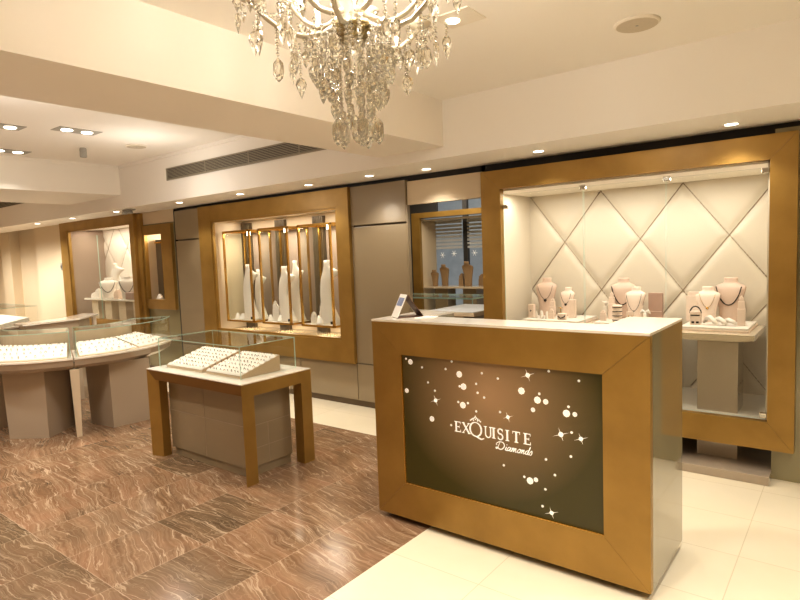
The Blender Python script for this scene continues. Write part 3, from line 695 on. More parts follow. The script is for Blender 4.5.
# lettering: EXQUISITE in seriffed capitals, Diamonds in script
lt = MB()
def stroke(pts, w0, w1=None):
    """flat ribbon of varying width"""
    pts = [Vector((p[0], 0, p[1])) for p in pts]; n = len(pts); L_ = []; R_ = []
    for k, p in enumerate(pts):
        t = (pts[min(k+1, n-1)]-pts[max(k-1, 0)]).normalized(); nn = Vector((-t.z, 0, t.x))
        w = w0 if w1 is None else w0+(w1-w0)*math.sin(PI*k/(n-1)); w /= 2
        L_.append(p+nn*w); R_.append(p-nn*w)
    for k in range(n-1):
        q = [L_[k], L_[k+1], R_[k+1], R_[k]]
        lt.add([(v.x, YP-.001, v.z) for v in q], [(0, 1, 2, 3)])
def arc(cx, cz, rx, rz, a0, a1, n=20): return [(cx+rx*math.cos(math.radians(a0+(a1-a0)*i/n)), cz+rz*math.sin(math.radians(a0+(a1-a0)*i/n))) for i in range(n+1)]
H, TK, TN, SF = .057, .0108, .0050, .0042
bz = .5965
def ser(x, z, w): stroke([(x-w/2, z), (x+w/2, z)], SF)
def I_(x, s=1.0):
    stroke([(x, bz), (x, bz+H*s)], TK); ser(x, bz+SF/2, .022); ser(x, bz+H*s-SF/2, .022)
def E_letter(x):
    I_(x+.007)
    for z, w in ((bz+TN/2, .034), (bz+H*.51, .026), (bz+H-TN/2, .033)): stroke([(x+.006, z), (x+w, z)], TN)
    stroke([(x+.034, bz), (x+.034, bz+.015)], .0035); stroke([(x+.033, bz+H), (x+.033, bz+H-.013)], .0035); stroke([(x+.026, bz+H*.51-.007), (x+.026, bz+H*.51+.007)], .003)
E_letter(-1.661)
x = -1.617; stroke([(x+.006, bz+H), (x+.043, bz)], TK); stroke([(x+.042, bz+H), (x+.004, bz)], TN)
for q, z in ((x+.007, bz+H), (x+.042, bz+H), (x+.005, bz), (x+.043, bz)): ser(q, z-SF/2 if z > bz else z+SF/2, .018)
qx, qz, qr = -1.535, bz+H*.54, .034
q_ = arc(qx, qz, qr, qr*1.08, 0, 360, 40)
for k in range(40):
    a = math.radians(9*k+4.5); stroke(q_[k:k+2], TN+(TK-TN)*abs(math.cos(a)))
stroke([(qx-.008, qz-qr*1.0), (qx+.012, bz-.010), (qx+.032, bz-.017), (qx+.05, bz-.010)], .0045, .010)
x = -1.482; stroke([(x+.005, bz+H), (x+.005, bz+.02)]+arc(x+.020, bz+.018, .015, .018, 180, 360, 12)+[(x+.035, bz+.02), (x+.035, bz+H)], .007); ser(x+.005, bz+H-SF/2, .02); ser(x+.035, bz+H-SF/2, .016)
I_(-1.430)
x = -1.408
stroke(arc(x+.016, bz+H*.75, .0125, H*.225, 20, 250, 14)+arc(x+.016, bz+H*.27, .0135, H*.26, 75, -155, 14), .0062, .0088)
stroke([(x+.0285, bz+H*.98), (x+.0285, bz+H*.72)], .003); stroke([(x+.003, bz+.002), (x+.003, bz+.018)], .003)
I_(-1.353)
x = -1.324; stroke([(x+.020, bz), (x+.020, bz+H)], TK); ser(x+.020, bz+SF/2, .022); stroke([(x, bz+H-TN/2), (x+.04, bz+H-TN/2)], TN); stroke([(x+.001, bz+H), (x+.001, bz+H-.014)], .0035); stroke([(x+.039, bz+H), (x+.039, bz+H-.014)], .0035)
E_letter(-1.262)
# tiara above the Q
for k, (dx, dz) in enumerate(((-.03, 0), (-.022, .006), (-.014, .011), (-.006, .016), (0, .024), (.006, .016), (.014, .011), (.022, .006), (.03, 0), (-.012, .002), (0, .008), (.012, .002))):
    r = .0042; x = qx+dx; z = qz+qr*1.08+.008+dz
    lt.prism([(x+r*math.cos(PI*i/3), z+r*math.sin(PI*i/3)) for i in range(6)], YP-.001, YP, axis='y')
stroke([(qx-.03, qz+qr*1.08+.006), (qx, qz+qr*1.08+.026), (qx+.03, qz+qr*1.08+.006)], .003)
# script word, slanted
def cr(pts, n=6):
    P_ = [pts[0]]+list(pts)+[pts[-1]]; out = []
    for k in range(1, len(P_)-2):
        p0, p1, p2, p3 = P_[k-1:k+3]
        for i in range(n):
            t = i/n
            out.append(tuple(.5*(2*p1[d]+(p2[d]-p0[d])*t+(2*p0[d]-5*p1[d]+4*p2[d]-p3[d])*t*t+(3*p1[d]-p0[d]-3*p2[d]+p3[d])*t**3) for d in (0, 1)))
    return out+[pts[-1]]
def script(x, pts, w=.0028, w1=.0052): # pts in units, slant .25
    s_ = .0235
    stroke(cr([(x+(px+.28*pz)*s_, .546+pz*s_) for px, pz in pts]), w, w1)
sx_ = -1.418
script(sx_, [(.55, 1.55), (.4, .9), (.3, .25), (.05, .05), (-.1, .3), (.3, .35), (.9, .05), (1.5, .25), (1.75, .95), (1.3, 1.6), (.5, 1.7), (-.1, 1.35), (-.2, .95), (.1, .9)], .003, .006)
script(sx_+.049, [(0, .1), (.2, .85), (.15, .2), (.35, .02), (.6, .3)])
disc(lt, sx_+.049+.0125, .546+.030, .0028, 6)
def a_(x): script(x, [(.75, .75), (.4, .88), (.05, .45), (.2, .05), (.6, .35), (.78, .85), (.68, .2), (.85, .02), (1.1, .3)])
a_(sx_+.060)
script(sx_+.084, [(0, .6), (.15, .85), (.05, .02), (.25, .6), (.5, .85), (.5, .02), (.7, .6), (.95, .85), (.95, .2), (1.1, .02), (1.35, .3)])
script(sx_+.116, [(.45, .88), (.05, .5), (.2, .05), (.6, .2), (.65, .7), (.4, .9), (.7, .75), (1.0, .8)])
script(sx_+.137, [(0, .6), (.15, .85), (.05, .02), (.25, .6), (.55, .85), (.5, .2), (.65, .02), (.9, .3)])
script(sx_+.158, [(.7, .75), (.4, .88), (.05, .45), (.2, .05), (.55, .3), (.85, 1.75), (.65, .3), (.8, .02), (1.0, .3)])
script(sx_+.181, [(-.1, .3), (.35, .95), (.5, .5), (.35, .03), (0, .15)])
lt.build('lettering', M['print'], sp)
# tent card and flat card on the desk
T = thing('tent_card', 'folded tent card with blue picture standing on reception desk top', 'card', (-2.05, 2.80, 1.178))
z0 = 1.1785; rl = Vector((-2.08, 2.71)); ax = Vector((-.86, .51)); pp = Vector((.51, .86))
def quad3(mb, a, b, c, d, th, mi=0):
    n = (Vector(b)-Vector(a)).cross(Vector(d)-Vector(a)).normalized()*th
    v = [Vector(p) for p in (a, b, c, d)]; v += [p+n for p in v]
    mb.add(v, [(0, 1, 2, 3), (7, 6, 5, 4)]+[(i, (i+1) % 4, 4+(i+1) % 4, 4+i) for i in range(4)], mi)
def P3(u, w, h): q = rl+pp*u+ax*w; return (q.x, q.y, z0+h)
mb = MB(); quad3(mb, P3(-.075, -.05, .001), P3(-.01, -.05, .132), P3(-.01, .05, .132), P3(-.075, .05, .001), .004); mb.build('front_leaf', M['card_white'], T)
mb = MB(); quad3(mb, P3(-.068, -.040, .012), P3(-.02, -.040, .112), P3(-.02, .042, .112), P3(-.068, .042, .012), .0046); mb.build('picture', M['card_blue'], T)
mb = MB(); quad3(mb, P3(-.008, -.05, .130), P3(.085, -.05, .001), P3(.085, .05, .001), P3(-.008, .05, .130), .003); mb.build('back_leaf', M['card_brown'], T)
mb = MB(); quad3(mb, P3(-.075, -.05, .0005), P3(.085, -.05, .0005), P3(.085, .05, .0005), P3(-.075, .05, .0005), .003); mb.build('foot', M['card_brown'], T)
mb = MB(); quad3(mb, (-1.985, 2.66, z0), (-1.875, 2.70, z0), (-1.895, 2.77, z0), (-1.97, 2.77, z0), .004)
tag(mb.build('leaflet', M['card_white']), 'blank white leaflet lying flat beside tent card on reception desk', 'leaflet')

# ------------------------------------------------------------------ bronze framed showcase table with glass cover
S = thing('showcase_table', 'bronze-legged showcase table with taupe cabinet and clear glass cover', 'showcase', (-3.84, 2.67, 0))
x0, x1, y0, y1, zt = -4.455, -3.235, 2.36, 2.995, .705
MB().box(x0, x1, y0, y1, zt, zt+.008, bevel=.001).build('stone_top', M['stone'], S)
MB().prism([(x0, y0), (x0+.118, y0+.032), (x0+.118, y0+.10), (x0, y0+.10)], 0, zt).build('leg', M['gold'], S)
MB().prism([(x1, y0), (x1, y0+.10), (x1-.09, y0+.10)], 0, zt).build('leg', M['gold'], S)
MB().box(x1-.09, x1, y1-.10, y1, 0, zt).build('leg', M['gold'], S)
MB().box(x0, x0+.09, y1-.10, y1, 0, zt).build('leg', M['gold'], S)
MB().prism([(x0+.004, zt-.0005), (x1-.001, zt-.0005), (x1-.001, zt-.072), (x0+.118, zt-.072)], y0+.002, y0+.028, axis='y').build('rail', M['gold_shaded'], S)
MB().prism([(y0+.1, zt), (y0+.1, zt-.088), (y1-.1, zt-.088), (y1-.1, zt)], x1-.09, x1, axis='x').build('rail', M['gold'], S)
MB().prism([(y0+.1, zt), (y0+.1, zt-.088), (y1-.1, zt-.088), (y1-.1, zt)], x0, x0+.09, axis='x').build('rail', M['gold'], S)
MB().box(-4.335, -3.355, 2.47, 2.88, .065, zt-.002, bevel=.002).build('cabinet', M['taupe'], S)
mb = MB().box(-3.356, -3.3542, 2.48, 2.87, .365, .370).box(-3.356, -3.3542, 2.66, 2.664, .07, .365).box(-3.356, -3.3542, 2.48, 2.87, .20, .204).box(-4.33, -3.36, 2.4688, 2.4705, .37, .374).box(-3.86, -3.856, 2.4688, 2.4705, .07, .70)
mb.build('panel_joint', M['seam'], S)
MB().box(-4.31, -3.365, 2.484, 2.87, 0, .065).build('plinth', M['taupe'], S)
gx0, gx1, gy0, gy1, gz = -4.405, -3.35, 2.445, 2.955, .945
zb = zt+.0085
HC = bpy.data.objects.new('glass_cover', None); COL.objects.link(HC); HC.parent = S
for nm, p, d in (('front_glass', [(gx0, gy0, zb), (gx1, gy0, zb), (gx1, gy0, gz), (gx0, gy0, gz)], (0, .005, 0)),
                 ('back_glass', [(gx0, gy1, zb), (gx1, gy1, zb), (gx1, gy1, gz), (gx0, gy1, gz)], (0, -.005, 0)),
                 ('side_glass', [(gx0, gy0+.006, zb), (gx0, gy1-.006, zb), (gx0, gy1-.006, gz), (gx0, gy0+.006, gz)], (.005, 0, 0)),
                 ('side_glass', [(gx1, gy0+.006, zb), (gx1, gy1-.006, zb), (gx1, gy1-.006, gz), (gx1, gy0+.006, gz)], (-.005, 0, 0)),
                 ('top_glass', [(gx0, gy0, gz+.0005), (gx1, gy0, gz+.0005), (gx1, gy1, gz+.0005), (gx0, gy1, gz+.0005)], (0, 0, .005))):
    pane(MB(), p, d).build(nm, GL, HC)

def ring_mesh(gemmat, r=.0085):
    mb = MB(); n = 10
    mb.tube([(r*math.cos(2*PI*i/n), 0, r*.6+r*math.sin(2*PI*i/n)) for i in range(n+1)], r*.24, 5, 0)
    g = r*.62; z = r*1.75
    mb.add([(g, 0, z), (0, g, z), (-g, 0, z), (0, -g, z), (0, 0, z-g*.9), (0, 0, z+g*.6)], [(0, 1, 4), (1, 2, 4), (2, 3, 4), (3, 0, 4), (1, 0, 5), (2, 1, 5), (3, 2, 5), (0, 3, 5)], 1)
    return mb.build('jewel_ring', [M['gem_gold'] if gemmat != 'gem_dark' else M['gem_silver'], M[gemmat]], origin=(0, 0, 0))
protos = [ring_mesh('gem_dark'), ring_mesh('gem_silver'), ring_mesh('gem_gold')]
used = set()
def put_ring(x, y, z, rz, label, group, scale=1.0):
    k = random.choice((0, 0, 0, 0, 1, 2)); p = protos[k]
    if k not in used: used.add(k); o = p
    else: o = p.copy(); COL.objects.link(o)
    o.location = (x, y, z); o.rotation_euler = (0, 0, rz); o.scale = (scale,)*3
    tag(o, label, 'ring', group); return o
def ring_tray(label, rlabel, group, x0, x1, ya, yb, za, zbk, z0, cols, rows):
    """wedge shaped padded tray, low at the front"""
    T = thing('ring_tray', label, 'ring tray', ((x0+x1)/2, (ya+yb)/2, z0), 'sloping ring trays')
    MB().prism([(ya, z0), (ya, za-.006), (yb, zbk-.006), (yb, z0)], x0, x1, axis='x').build('tray_body', M['tan'], T)
    mb = MB(); n = rows
    for k in range(n):                                    # padded rolls running across the tray
        t0, t1 = k/n, (k+1)/n; pts = []
        for i in range(7):
            t = t0+(t1-t0)*i/6; pts.append((ya+(yb-ya)*t, za-.006+(zbk-za)*t+.007*math.sin(PI*i/6)+.001))
        mb.prism([(ya+(yb-ya)*t0, za-.006+(zbk-za)*t0-.002)]+pts+[(ya+(yb-ya)*t1, za-.006+(zbk-za)*t1-.002)], x0+.004, x1-.004, axis='x')
    mb.build('ring_pad', M['white'], T)
    for k in range(rows):
        for c in range(cols):
            t = (k+.5)/rows; x = x0+(x1-x0)*(c+.5+random.uniform(-.15, .15))/cols
            put_ring(x, ya+(yb-ya)*t, za-.002+(zbk-za)*t, random.uniform(-.6, .6), rlabel, group, random.uniform(.85, 1.2))
ring_tray('white ring tray at left under glass cover of bronze showcase table', 'small jewelled ring standing in left ring tray of bronze showcase table', 'rings in the left tray of the showcase table', -4.345, -3.855, 2.475, 2.83, .74, .835, zb, 11, 7)
ring_tray('white ring tray at right under glass cover of bronze showcase table', 'small jewelled ring standing in right ring tray of bronze showcase table', 'rings in the right tray of the showcase table', -3.81, -3.385, 2.475, 2.83, .74, .835, zb, 10, 7)

# ------------------------------------------------------------------ curved island counter at left
CX, CY = -6.42, 2.60
def polar(r, deg): a = math.radians(deg); return (CX+r*math.cos(a), CY+r*math.sin(a))
def sector(r0, r1, a0, a1, n=14):
    return [polar(r1, a0+(a1-a0)*i/n) for i in range(n+1)]+[polar(r0, a1-(a1-a0)*i/n) for i in range(n+1)]
def curved_wall(mb, r, a0, a1, z0, z1, th, n=14):
    for i in range(n):
        p = polar(r, a0+(a1-a0)*i/n); q = polar(r, a0+(a1-a0)*(i+1)/n); p2 = polar(r-th, a0+(a1-a0)*i/n); q2 = polar(r-th, a0+(a1-a0)*(i+1)/n)
        mb.add([(*p, z0), (*q, z0), (*q, z1), (*p, z1)], [(0, 1, 2, 3)], 0)
        mb.add([(*p2, z0), (*q2, z0), (*q2, z1), (*p2, z1)], [(0, 1, 2, 3)], 0)
        mb.add([(*p, z1), (*q, z1), (*q2, z1), (*p2, z1)], [(0, 1, 2, 3)], 1)
    return mb
def counter(label, a0, a1, peds):
    mid = polar(.8, (a0+a1)/2)
    K = thing('curved_counter', label, 'display counter', (*mid, 0), 'units of the curved island counter')
    n = 16
    def ring(r0, r1, z): return [(*p, z) for p in sector(r0, r1, a0, a1, n)]
    MB().loft([ring(.47, .93, .625), ring(.44, .985, .66), ring(.43, 1.0, .715)], smooth=False).build('apron', M['taupe_pink'], K)
    MB().prism(sector(.42, 1.008, a0, a1, n), .7155, .730).build('counter_top', M['stone'], K)
    g = bpy.data.objects.new('glass_hood', None); COL.objects.link(g); g.parent = K
    e = 1.2
    curved_wall(MB(), .985, a0+e, a1-e, .7305, .965, .006, n).build('front_glass', GL, g)
    MB().prism(sector(.60, .985, a0+e, a1-e, n), .966, .973, 0, 1).build('top_glass', GL, g)
    for aa in (a0+e, a1-e):
        p, q = polar(.62, aa), polar(.98, aa); t = Vector((-math.sin(math.radians(aa)), math.cos(math.radians(aa)), 0))*.005
        pane(MB(), [(*p, .7305), (*q, .7305), (*q, .965), (*p, .965)], t).build('end_glass', GL, g)
    MB().prism(sector(.575, .597, a0+e, a1-e, n), .7305, .965).build('hood_back', M['cream_lacquer'], g)
    for poly in peds:
        c = (sum(p[0] for p in poly)/len(poly), sum(p[1] for p in poly)/len(poly))
        P = MB().loft([[(p[0]+(c[0]-p[0])*.0, p[1]+(c[1]-p[1])*.0, .0) for p in poly], [(p[0]+(c[0]-p[0])*-.06, p[1]+(c[1]-p[1])*-.06, .624) for p in poly]], smooth=False)
        P.build('pedestal', M['taupe_pink'], K)
    return K
counter('curved glass counter unit at left, nearest the camera, on greige pedestals', -122, -21.3, [[(-6.05, 1.87), (-5.745, 2.085), (-5.99, 2.43), (-6.29, 2.22)], [(-7.02, 1.80), (-6.62, 1.72), (-6.55, 2.06), (-6.95, 2.14)]])
counter('curved glass counter unit behind bronze showcase, right end of island', -20.7, 56, [[(-5.54, 2.575), (-5.505, 2.93), (-5.88, 2.96), (-5.915, 2.535)]])
# blade leg at the joint of the two units
Lg = thing('support_leg', 'slim pale tapering blade leg under joint of curved counter units', 'leg', (*polar(.8, -21), 0))
a = math.radians(-21); rr = Vector((math.cos(a), math.sin(a), 0)); tt = Vector((-math.sin(a), math.cos(a), 0)); c0 = Vector((CX, CY, 0))
def blade(r0b, r1b, r0t, r1t, w, wt):
    q = lambda r, s_, z: c0+rr*r+tt*s_+Vector((0, 0, z))
    return MB().loft([[q(r0b, -w, 0), q(r1b, -w, 0), q(r1b, w, 0), q(r0b, w, 0)], [q(r0t, -wt, .624), q(r1t, -wt, .624), q(r1t, wt, .624), q(r0t, wt, .624)]], smooth=False)
blade(.88, .955, .84, .965, .022, .038).build('front_blade', M['cream_lacquer'], Lg)
blade(.50, .56, .48, .58, .02, .032).build('rear_blade', M['taupe'], Lg)
def curved_tray(label, rlabel, group, a0, a1, cols, rows=4, r0=.63, r1=.955, zf=.745, zbk=.835):
    n = max(4, int((a1-a0)/4)); T = thing('ring_tray', label, 'ring tray', (*polar(.8, (a0+a1)/2), .7305), 'sloping ring trays')
    mb = MB()
    def rg(r0, r1, z0, z1):
        return [(*polar(r1, a0+(a1-a0)*i/n), z1) for i in range(n+1)]+[(*polar(r0, a1-(a1-a0)*i/n), z0) for i in range(n+1)]
    MB().loft([rg(r0, r1, .7305, .7305), rg(r0, r1, zbk-.012, zf-.008)], smooth=False).build('tray_body', M['tan'], T)
    MB().loft([rg(r0+.004, r1-.004, zbk-.012, zf-.008), rg(r0+.008, r1-.008, zbk, zf+.002)], smooth=False).build('ring_pad', M['white'], T)
    for k in range(rows):
        for c in range(cols):
            t = (k+.5)/rows; ang = a0+(a1-a0)*(c+.5+random.uniform(-.2, .2))/cols; p = polar(r1+(r0-r1)*t, ang)
            put_ring(*p, zf+.001+(zbk-zf)*t, random.uniform(0, 3), rlabel, group, random.uniform(.8, 1.15))
curved_tray('white ring tray in left curved counter, left one at frame edge', 'small jewelled ring in left tray of left curved counter', 'rings in the left tray of the near counter', -118, -84, 9)
curved_tray('white ring tray in left curved counter, nearest pale blade leg', 'small jewelled ring in tray nearest pale blade leg', 'rings in the tray by the blade leg', -80, -24, 13)
curved_tray('white ring tray at left of right curved counter unit', 'small jewelled ring in left tray of right curved counter unit', 'rings in the left tray of the right counter', -18, 14, 8)
curved_tray('white ring tray at right end of right curved counter unit', 'small jewelled ring in right tray of right curved counter unit', 'rings in the right tray of the right counter', 16, 50, 8)

# inner counter behind the island and the far glass case
I = thing('staff_counter', 'pale staff counter with white angled top behind curved island', 'counter', (-7.2, 2.9, 0))
top = [(-6.95, 2.36), (-7.05, 2.99), (-7.45, 3.38), (-7.72, 3.30), (-7.30, 2.90), (-7.20, 2.36)]
MB().prism(top, .93, .95).build('counter_top', M['stone'], I)
body = [(-6.98, 2.40), (-7.075, 2.98), (-7.30, 3.2), (-7.42, 3.1), (-7.28, 2.88), (-7.18, 2.40)]
MB().prism(body, .0, .93).build('cabinet', M['taupe_pink'], I)
MB().box(-7.47, -7.43, 3.30, 3.34, 0, .93).build('leg', M['stone'], I)
F = thing('glass_case', 'small glass case with jewels at left frame edge behind island', 'display counter', (-9.6, 3.0, 0))
MB().box(-10.6, -9.25, 2.75, 3.35, .0, .72, bevel=.003).build('cabinet', M['taupe_pink'], F)
MB().box(-10.65, -9.2, 2.7, 3.4, .7201, .74).build('counter_top', M['stone'], F)
mb = MB(); pane(mb, [(-10.6, 2.75, .742), (-9.25, 2.75, .742), (-9.25, 2.75, 1.0), (-10.6, 2.75, 1.0)], (0, .006, 0)); pane(mb, [(-9.25, 2.757, .742), (-9.25, 3.35, .742), (-9.25, 3.35, 1.0), (-9.25, 2.757, 1.0)], (-.006, 0, 0)); pane(mb, [(-10.6, 2.75, 1.0), (-9.25, 2.75, 1.0), (-9.25, 3.35, 1.0), (-10.6, 3.35, 1.0)], (0, 0, .006)); mb.build('glass_hood', GL, F)
small('jewellery_pad', 'white jewellery pad inside small glass case at left edge', 'tray', MB().prism([(-.25, 0), (-.25, .02), (.22, .1), (.22, 0)], -.55, .55, axis='x'), M['white'], -9.9, 3.05, .7402)

# ------------------------------------------------------------------ ceiling fittings
def downlight(x, y, label, z=ZS, r=.038):
    t = thing('downlight', label, 'downlight', (x, y, z), 'recessed downlights along the soffit')
    MB().lathe([(r, -.004), (r*1.12, -.003), (r*1.12, 0), (r, 0)], (x, y, z), 20).build('trim_ring', M['trim'], t)
    MB().lathe([(r*.98, -.0065), (r*.98, -.001)], (x, y, z), 20).build('lens', M['lens'], t)
dls = [(-.615, 4.15, 'recessed soffit downlight above right end of large right window'), (-1.86, 4.10, 'recessed soffit downlight above left part of large right window'),
       (-2.92, 4.16, 'recessed soffit downlight above pale lintel of centre opening'), (-3.50, 4.08, 'recessed soffit downlight above taupe panel right of middle window'),
       (-4.30, 4.08, 'recessed soffit downlight above right end of middle window'), (-5.32, 4.02, 'recessed soffit downlight above centre of middle window'),
       (-6.45, 3.98, 'recessed soffit downlight above left end of middle window'), (-7.95, 3.95, 'recessed soffit downlight above small niche, beside grey emergency light'),
       (-9.3, 3.95, 'recessed soffit downlight above far left window'), (-10.6, 3.95, 'recessed soffit downlight left of far left window, nearest left edge')]
for x, y, l in dls: downlight(x, y, l)
t = thing('emergency_light', 'small grey twin-headed emergency light under soffit above small niche', 'emergency light', (-7.55, 3.92, ZS))
MB().box(-7.65, -7.45, 3.88, 3.96, ZS-.02, ZS, bevel=.004).build('housing', M['grey'], t)
for x in (-7.62, -7.49): MB().lathe([(.03, -.045), (.042, -.03), (.03, -.01), (.02, 0)], (x, 3.9, ZS-.02), 12).build('lamp_head', M['grey'], t)
# linear air grille on the soffit face
t = thing('air_grille', 'long grey linear air grille on soffit face above middle window', 'air grille', (-4.7, YS, 2.51))
MB().box(-6.36, -3.16, YS-.008, YS-.001, 2.512, 2.638).build('backing', M['grille_dark'], t)
mb = MB().box(-6.37, -3.155, YS-.016, YS-.006, 2.632, 2.645).box(-6.37, -3.155, YS-.016, YS-.006, 2.505, 2.518).box(-6.37, -6.355, YS-.016, YS-.006, 2.505, 2.645); mb.build('frame', M['grille'], t)
for k in range(7): MB().box(-6.355, -3.16, YS-.014, YS-.007, 2.523+.0155*k, 2.529+.0155*k).build('slat', M['grille'], t)
mb = MB()
for x in (-5.6, -4.85, -4.1): mb.box(x, x+.01, YS-.015, YS-.007, 2.515, 2.635)
mb.build('mullion', M['grille'], t)
t = thing('air_grille', 'second grey air grille at left frame edge of soffit face', 'air grille', (-11, YS, 2.55))
MB().box(-12.6, -9.9, YS-.008, YS-.0005, 2.6, 2.72).build('backing', M['grille'], t)
mb = MB()
for k in range(5): mb.box(-12.6, -9.9, YS-.014, YS-.0085, 2.61+.022*k, 2.618+.022*k)
mb.build('slats', M['grille_dark'], t)
# round ceiling speakers
def speaker(x, y, z, r, label):
    t = thing('ceiling_speaker', label, 'speaker', (x, y, z))
    MB().lathe([(r, -.012), (r*1.08, -.006), (r*1.1, 0), (r, 0)], (x, y, z), 28).build('rim', M['trim'], t)
    MB().lathe([(r*.97, -.0135), (r*.97, -.001)], (x, y, z), 28).build('grille', mat('speaker_mesh', (.60, .53, .42), .7, noise=.1, nscale=120), t)
    MB().lathe([(.008, -.0155), (.008, -.009)], (x, y, z), 8).build('badge', M['grey'], t)
speaker(-.918, 3.257, 2.70, .105, 'round white ceiling speaker above large right window')
speaker(-6.10, 3.30, 2.81, .10, 'round white ceiling speaker over island bay at left')
def twin(x, y, z, label, along='x'):
    t = thing('twin_downlight', label, 'downlight', (x, y, z), 'twin ceiling downlights over the island')
    MB().box(x-.10, x+.10, y-.19, y+.19, z-.004, z).build('plate', M['grey'], t)
    for s_ in (-1, 1):
        MB().lathe([(.045, -.012), (.05, -.008), (.05, -.003)], (x, y+s_*.09, z), 18).build('lens', M['lens'], t)
twin(-5.76, 2.55, 2.81, 'twin square ceiling downlight over island, rightmost of three')
twin(-5.97, 1.98, 2.81, 'twin ceiling downlight at left frame edge, higher of the two')
twin(-7.2, 2.46, 2.81, 'twin ceiling downlight at left frame edge, lower of the two')
small('ceiling_camera', 'small grey cylinder camera hanging from ceiling over island', 'camera', MB().lathe([(.03, 0), (.035, .01), (.035, .085), (.03, .10)], (0, 0, -.1), 12), M['grey'], -6.56, 2.95, 2.81)
t = thing('spotlight', 'single white recessed spotlight beside chandelier', 'downlight', (-1.56, 2.55, 2.70))
MB().box(-1.66, -1.46, 2.46, 2.64, 2.695, 2.70).build('plate', M['trim'], t)
MB().lathe([(.03, -.012), (.035, -.009), (.035, -.005)], (-1.60, 2.55, 2.70), 18).build('lens', M['lens'], t)
small('wall_sensor', 'small dark switch on cream wall left of far left window', 'switch', MB().box(-.03, .03, -.015, 0, -.06, .06, bevel=.003).box(-.02, .02, -.017, -.015, -.03, .02, 1), [M['grey'], M['black']], -10.80, YW, 1.55)

# ------------------------------------------------------------------ chandelier
HX, HY = -1.45, 1.63
CH = thing('crystal_chandelier', 'large crystal chandelier with curved glass arms hanging from ceiling', 'chandelier', (HX, HY, 2.70))
def cp(r, deg, z): a = math.radians(deg); return (HX+r*math.cos(a), HY+r*math.sin(a), z)
MB().lathe([(.07, 0), (.075, -.012), (.05, -.03), (.012, -.045)], (HX, HY, 2.70), 20).build('canopy', M['crystal_arm'], CH)
MB().lathe([(.010, .30), (.022, .28), (.012, .25), (.028, .20), (.014, .16), (.036, .11), (.05, .06), (.03, .02), (.055, -.01), (.045, -.04)], (HX, HY, 2.40), 16).build('stem', M['crystal_arm'], CH)
MB().lathe([(.02, .03), (.075, .022), (.078, .014), (.060, -.022), (.03, -.042), (.004, -.046)], (HX, HY, 2.355), 20).build('bowl', M['brass'], CH)
PR_ROUND = ((.06, 0), (.42, -.22), (.5, -.62), (.34, -.85), (.03, -1)); PR_SPEAR = ((.06, 0), (.40, -.14), (.5, -.36), (.36, -.62), (.03, -1))
drop_me = {}; ndrop = [0]; extra = MB()
def drop(parent, p, h, w):
    ndrop[0] += 1
    if ndrop[0] > 99:
        n = 6
        extra.loft([[(p[0]+r*w*math.cos(2*PI*(i+.5*(k % 2))/n), p[1]+r*w*math.sin(2*PI*(i+.5*(k % 2))/n)*.7, p[2]+z*h) for i in range(n)] for k, (r, z) in enumerate((PR_ROUND if w >= .043 else PR_SPEAR))], 0, False)
        return
    key = (round(h, 3), round(w, 3))
    if key not in drop_me:
        n = 6; mb = MB()
        rings = [[(r*w*math.cos(2*PI*(i+.5*(k % 2))/n), r*w*.62*math.sin(2*PI*(i+.5*(k % 2))/n), z*h) for i in range(n)] for k, (r, z) in enumerate((PR_ROUND if w >= .043 else PR_SPEAR))]
        mb.loft(rings, 0, False)
        o = mb.build('crystal_drop', M['crystal'], origin=(0, 0, 0)); drop_me[key] = o.data
    else:
        o = bpy.data.objects.new('crystal_drop', drop_me[key]); COL.objects.link(o)
    o.parent = parent; o.location = Vector(p)-wloc(parent); o.rotation_euler = (0, 0, random.uniform(0, 3)); return o
def octa(mb, p, r):
    x, y, z = p
    mb.add([(x+r, y, z), (x, y+r, z), (x-r, y, z), (x, y-r, z), (x, y, z+r), (x, y, z-r)], [(0, 1, 4), (1, 2, 4), (2, 3, 4), (3, 0, 4), (1, 0, 5), (2, 1, 5), (3, 2, 5), (0, 3, 5)])
def strand(parent, p, n, r=.0088, pitch=.0160):
    mb = MB()
    for k in range(n): octa(mb, (p[0], p[1], p[2]-pitch*(k+.5)), r*random.uniform(.85, 1.1))
    mb.tube([p, (p[0], p[1], p[2]-pitch*n)], .0008, 4, 1)
    return mb.build('bead_strand', [M['crystal'], M['chrome']], parent)
NA = 10
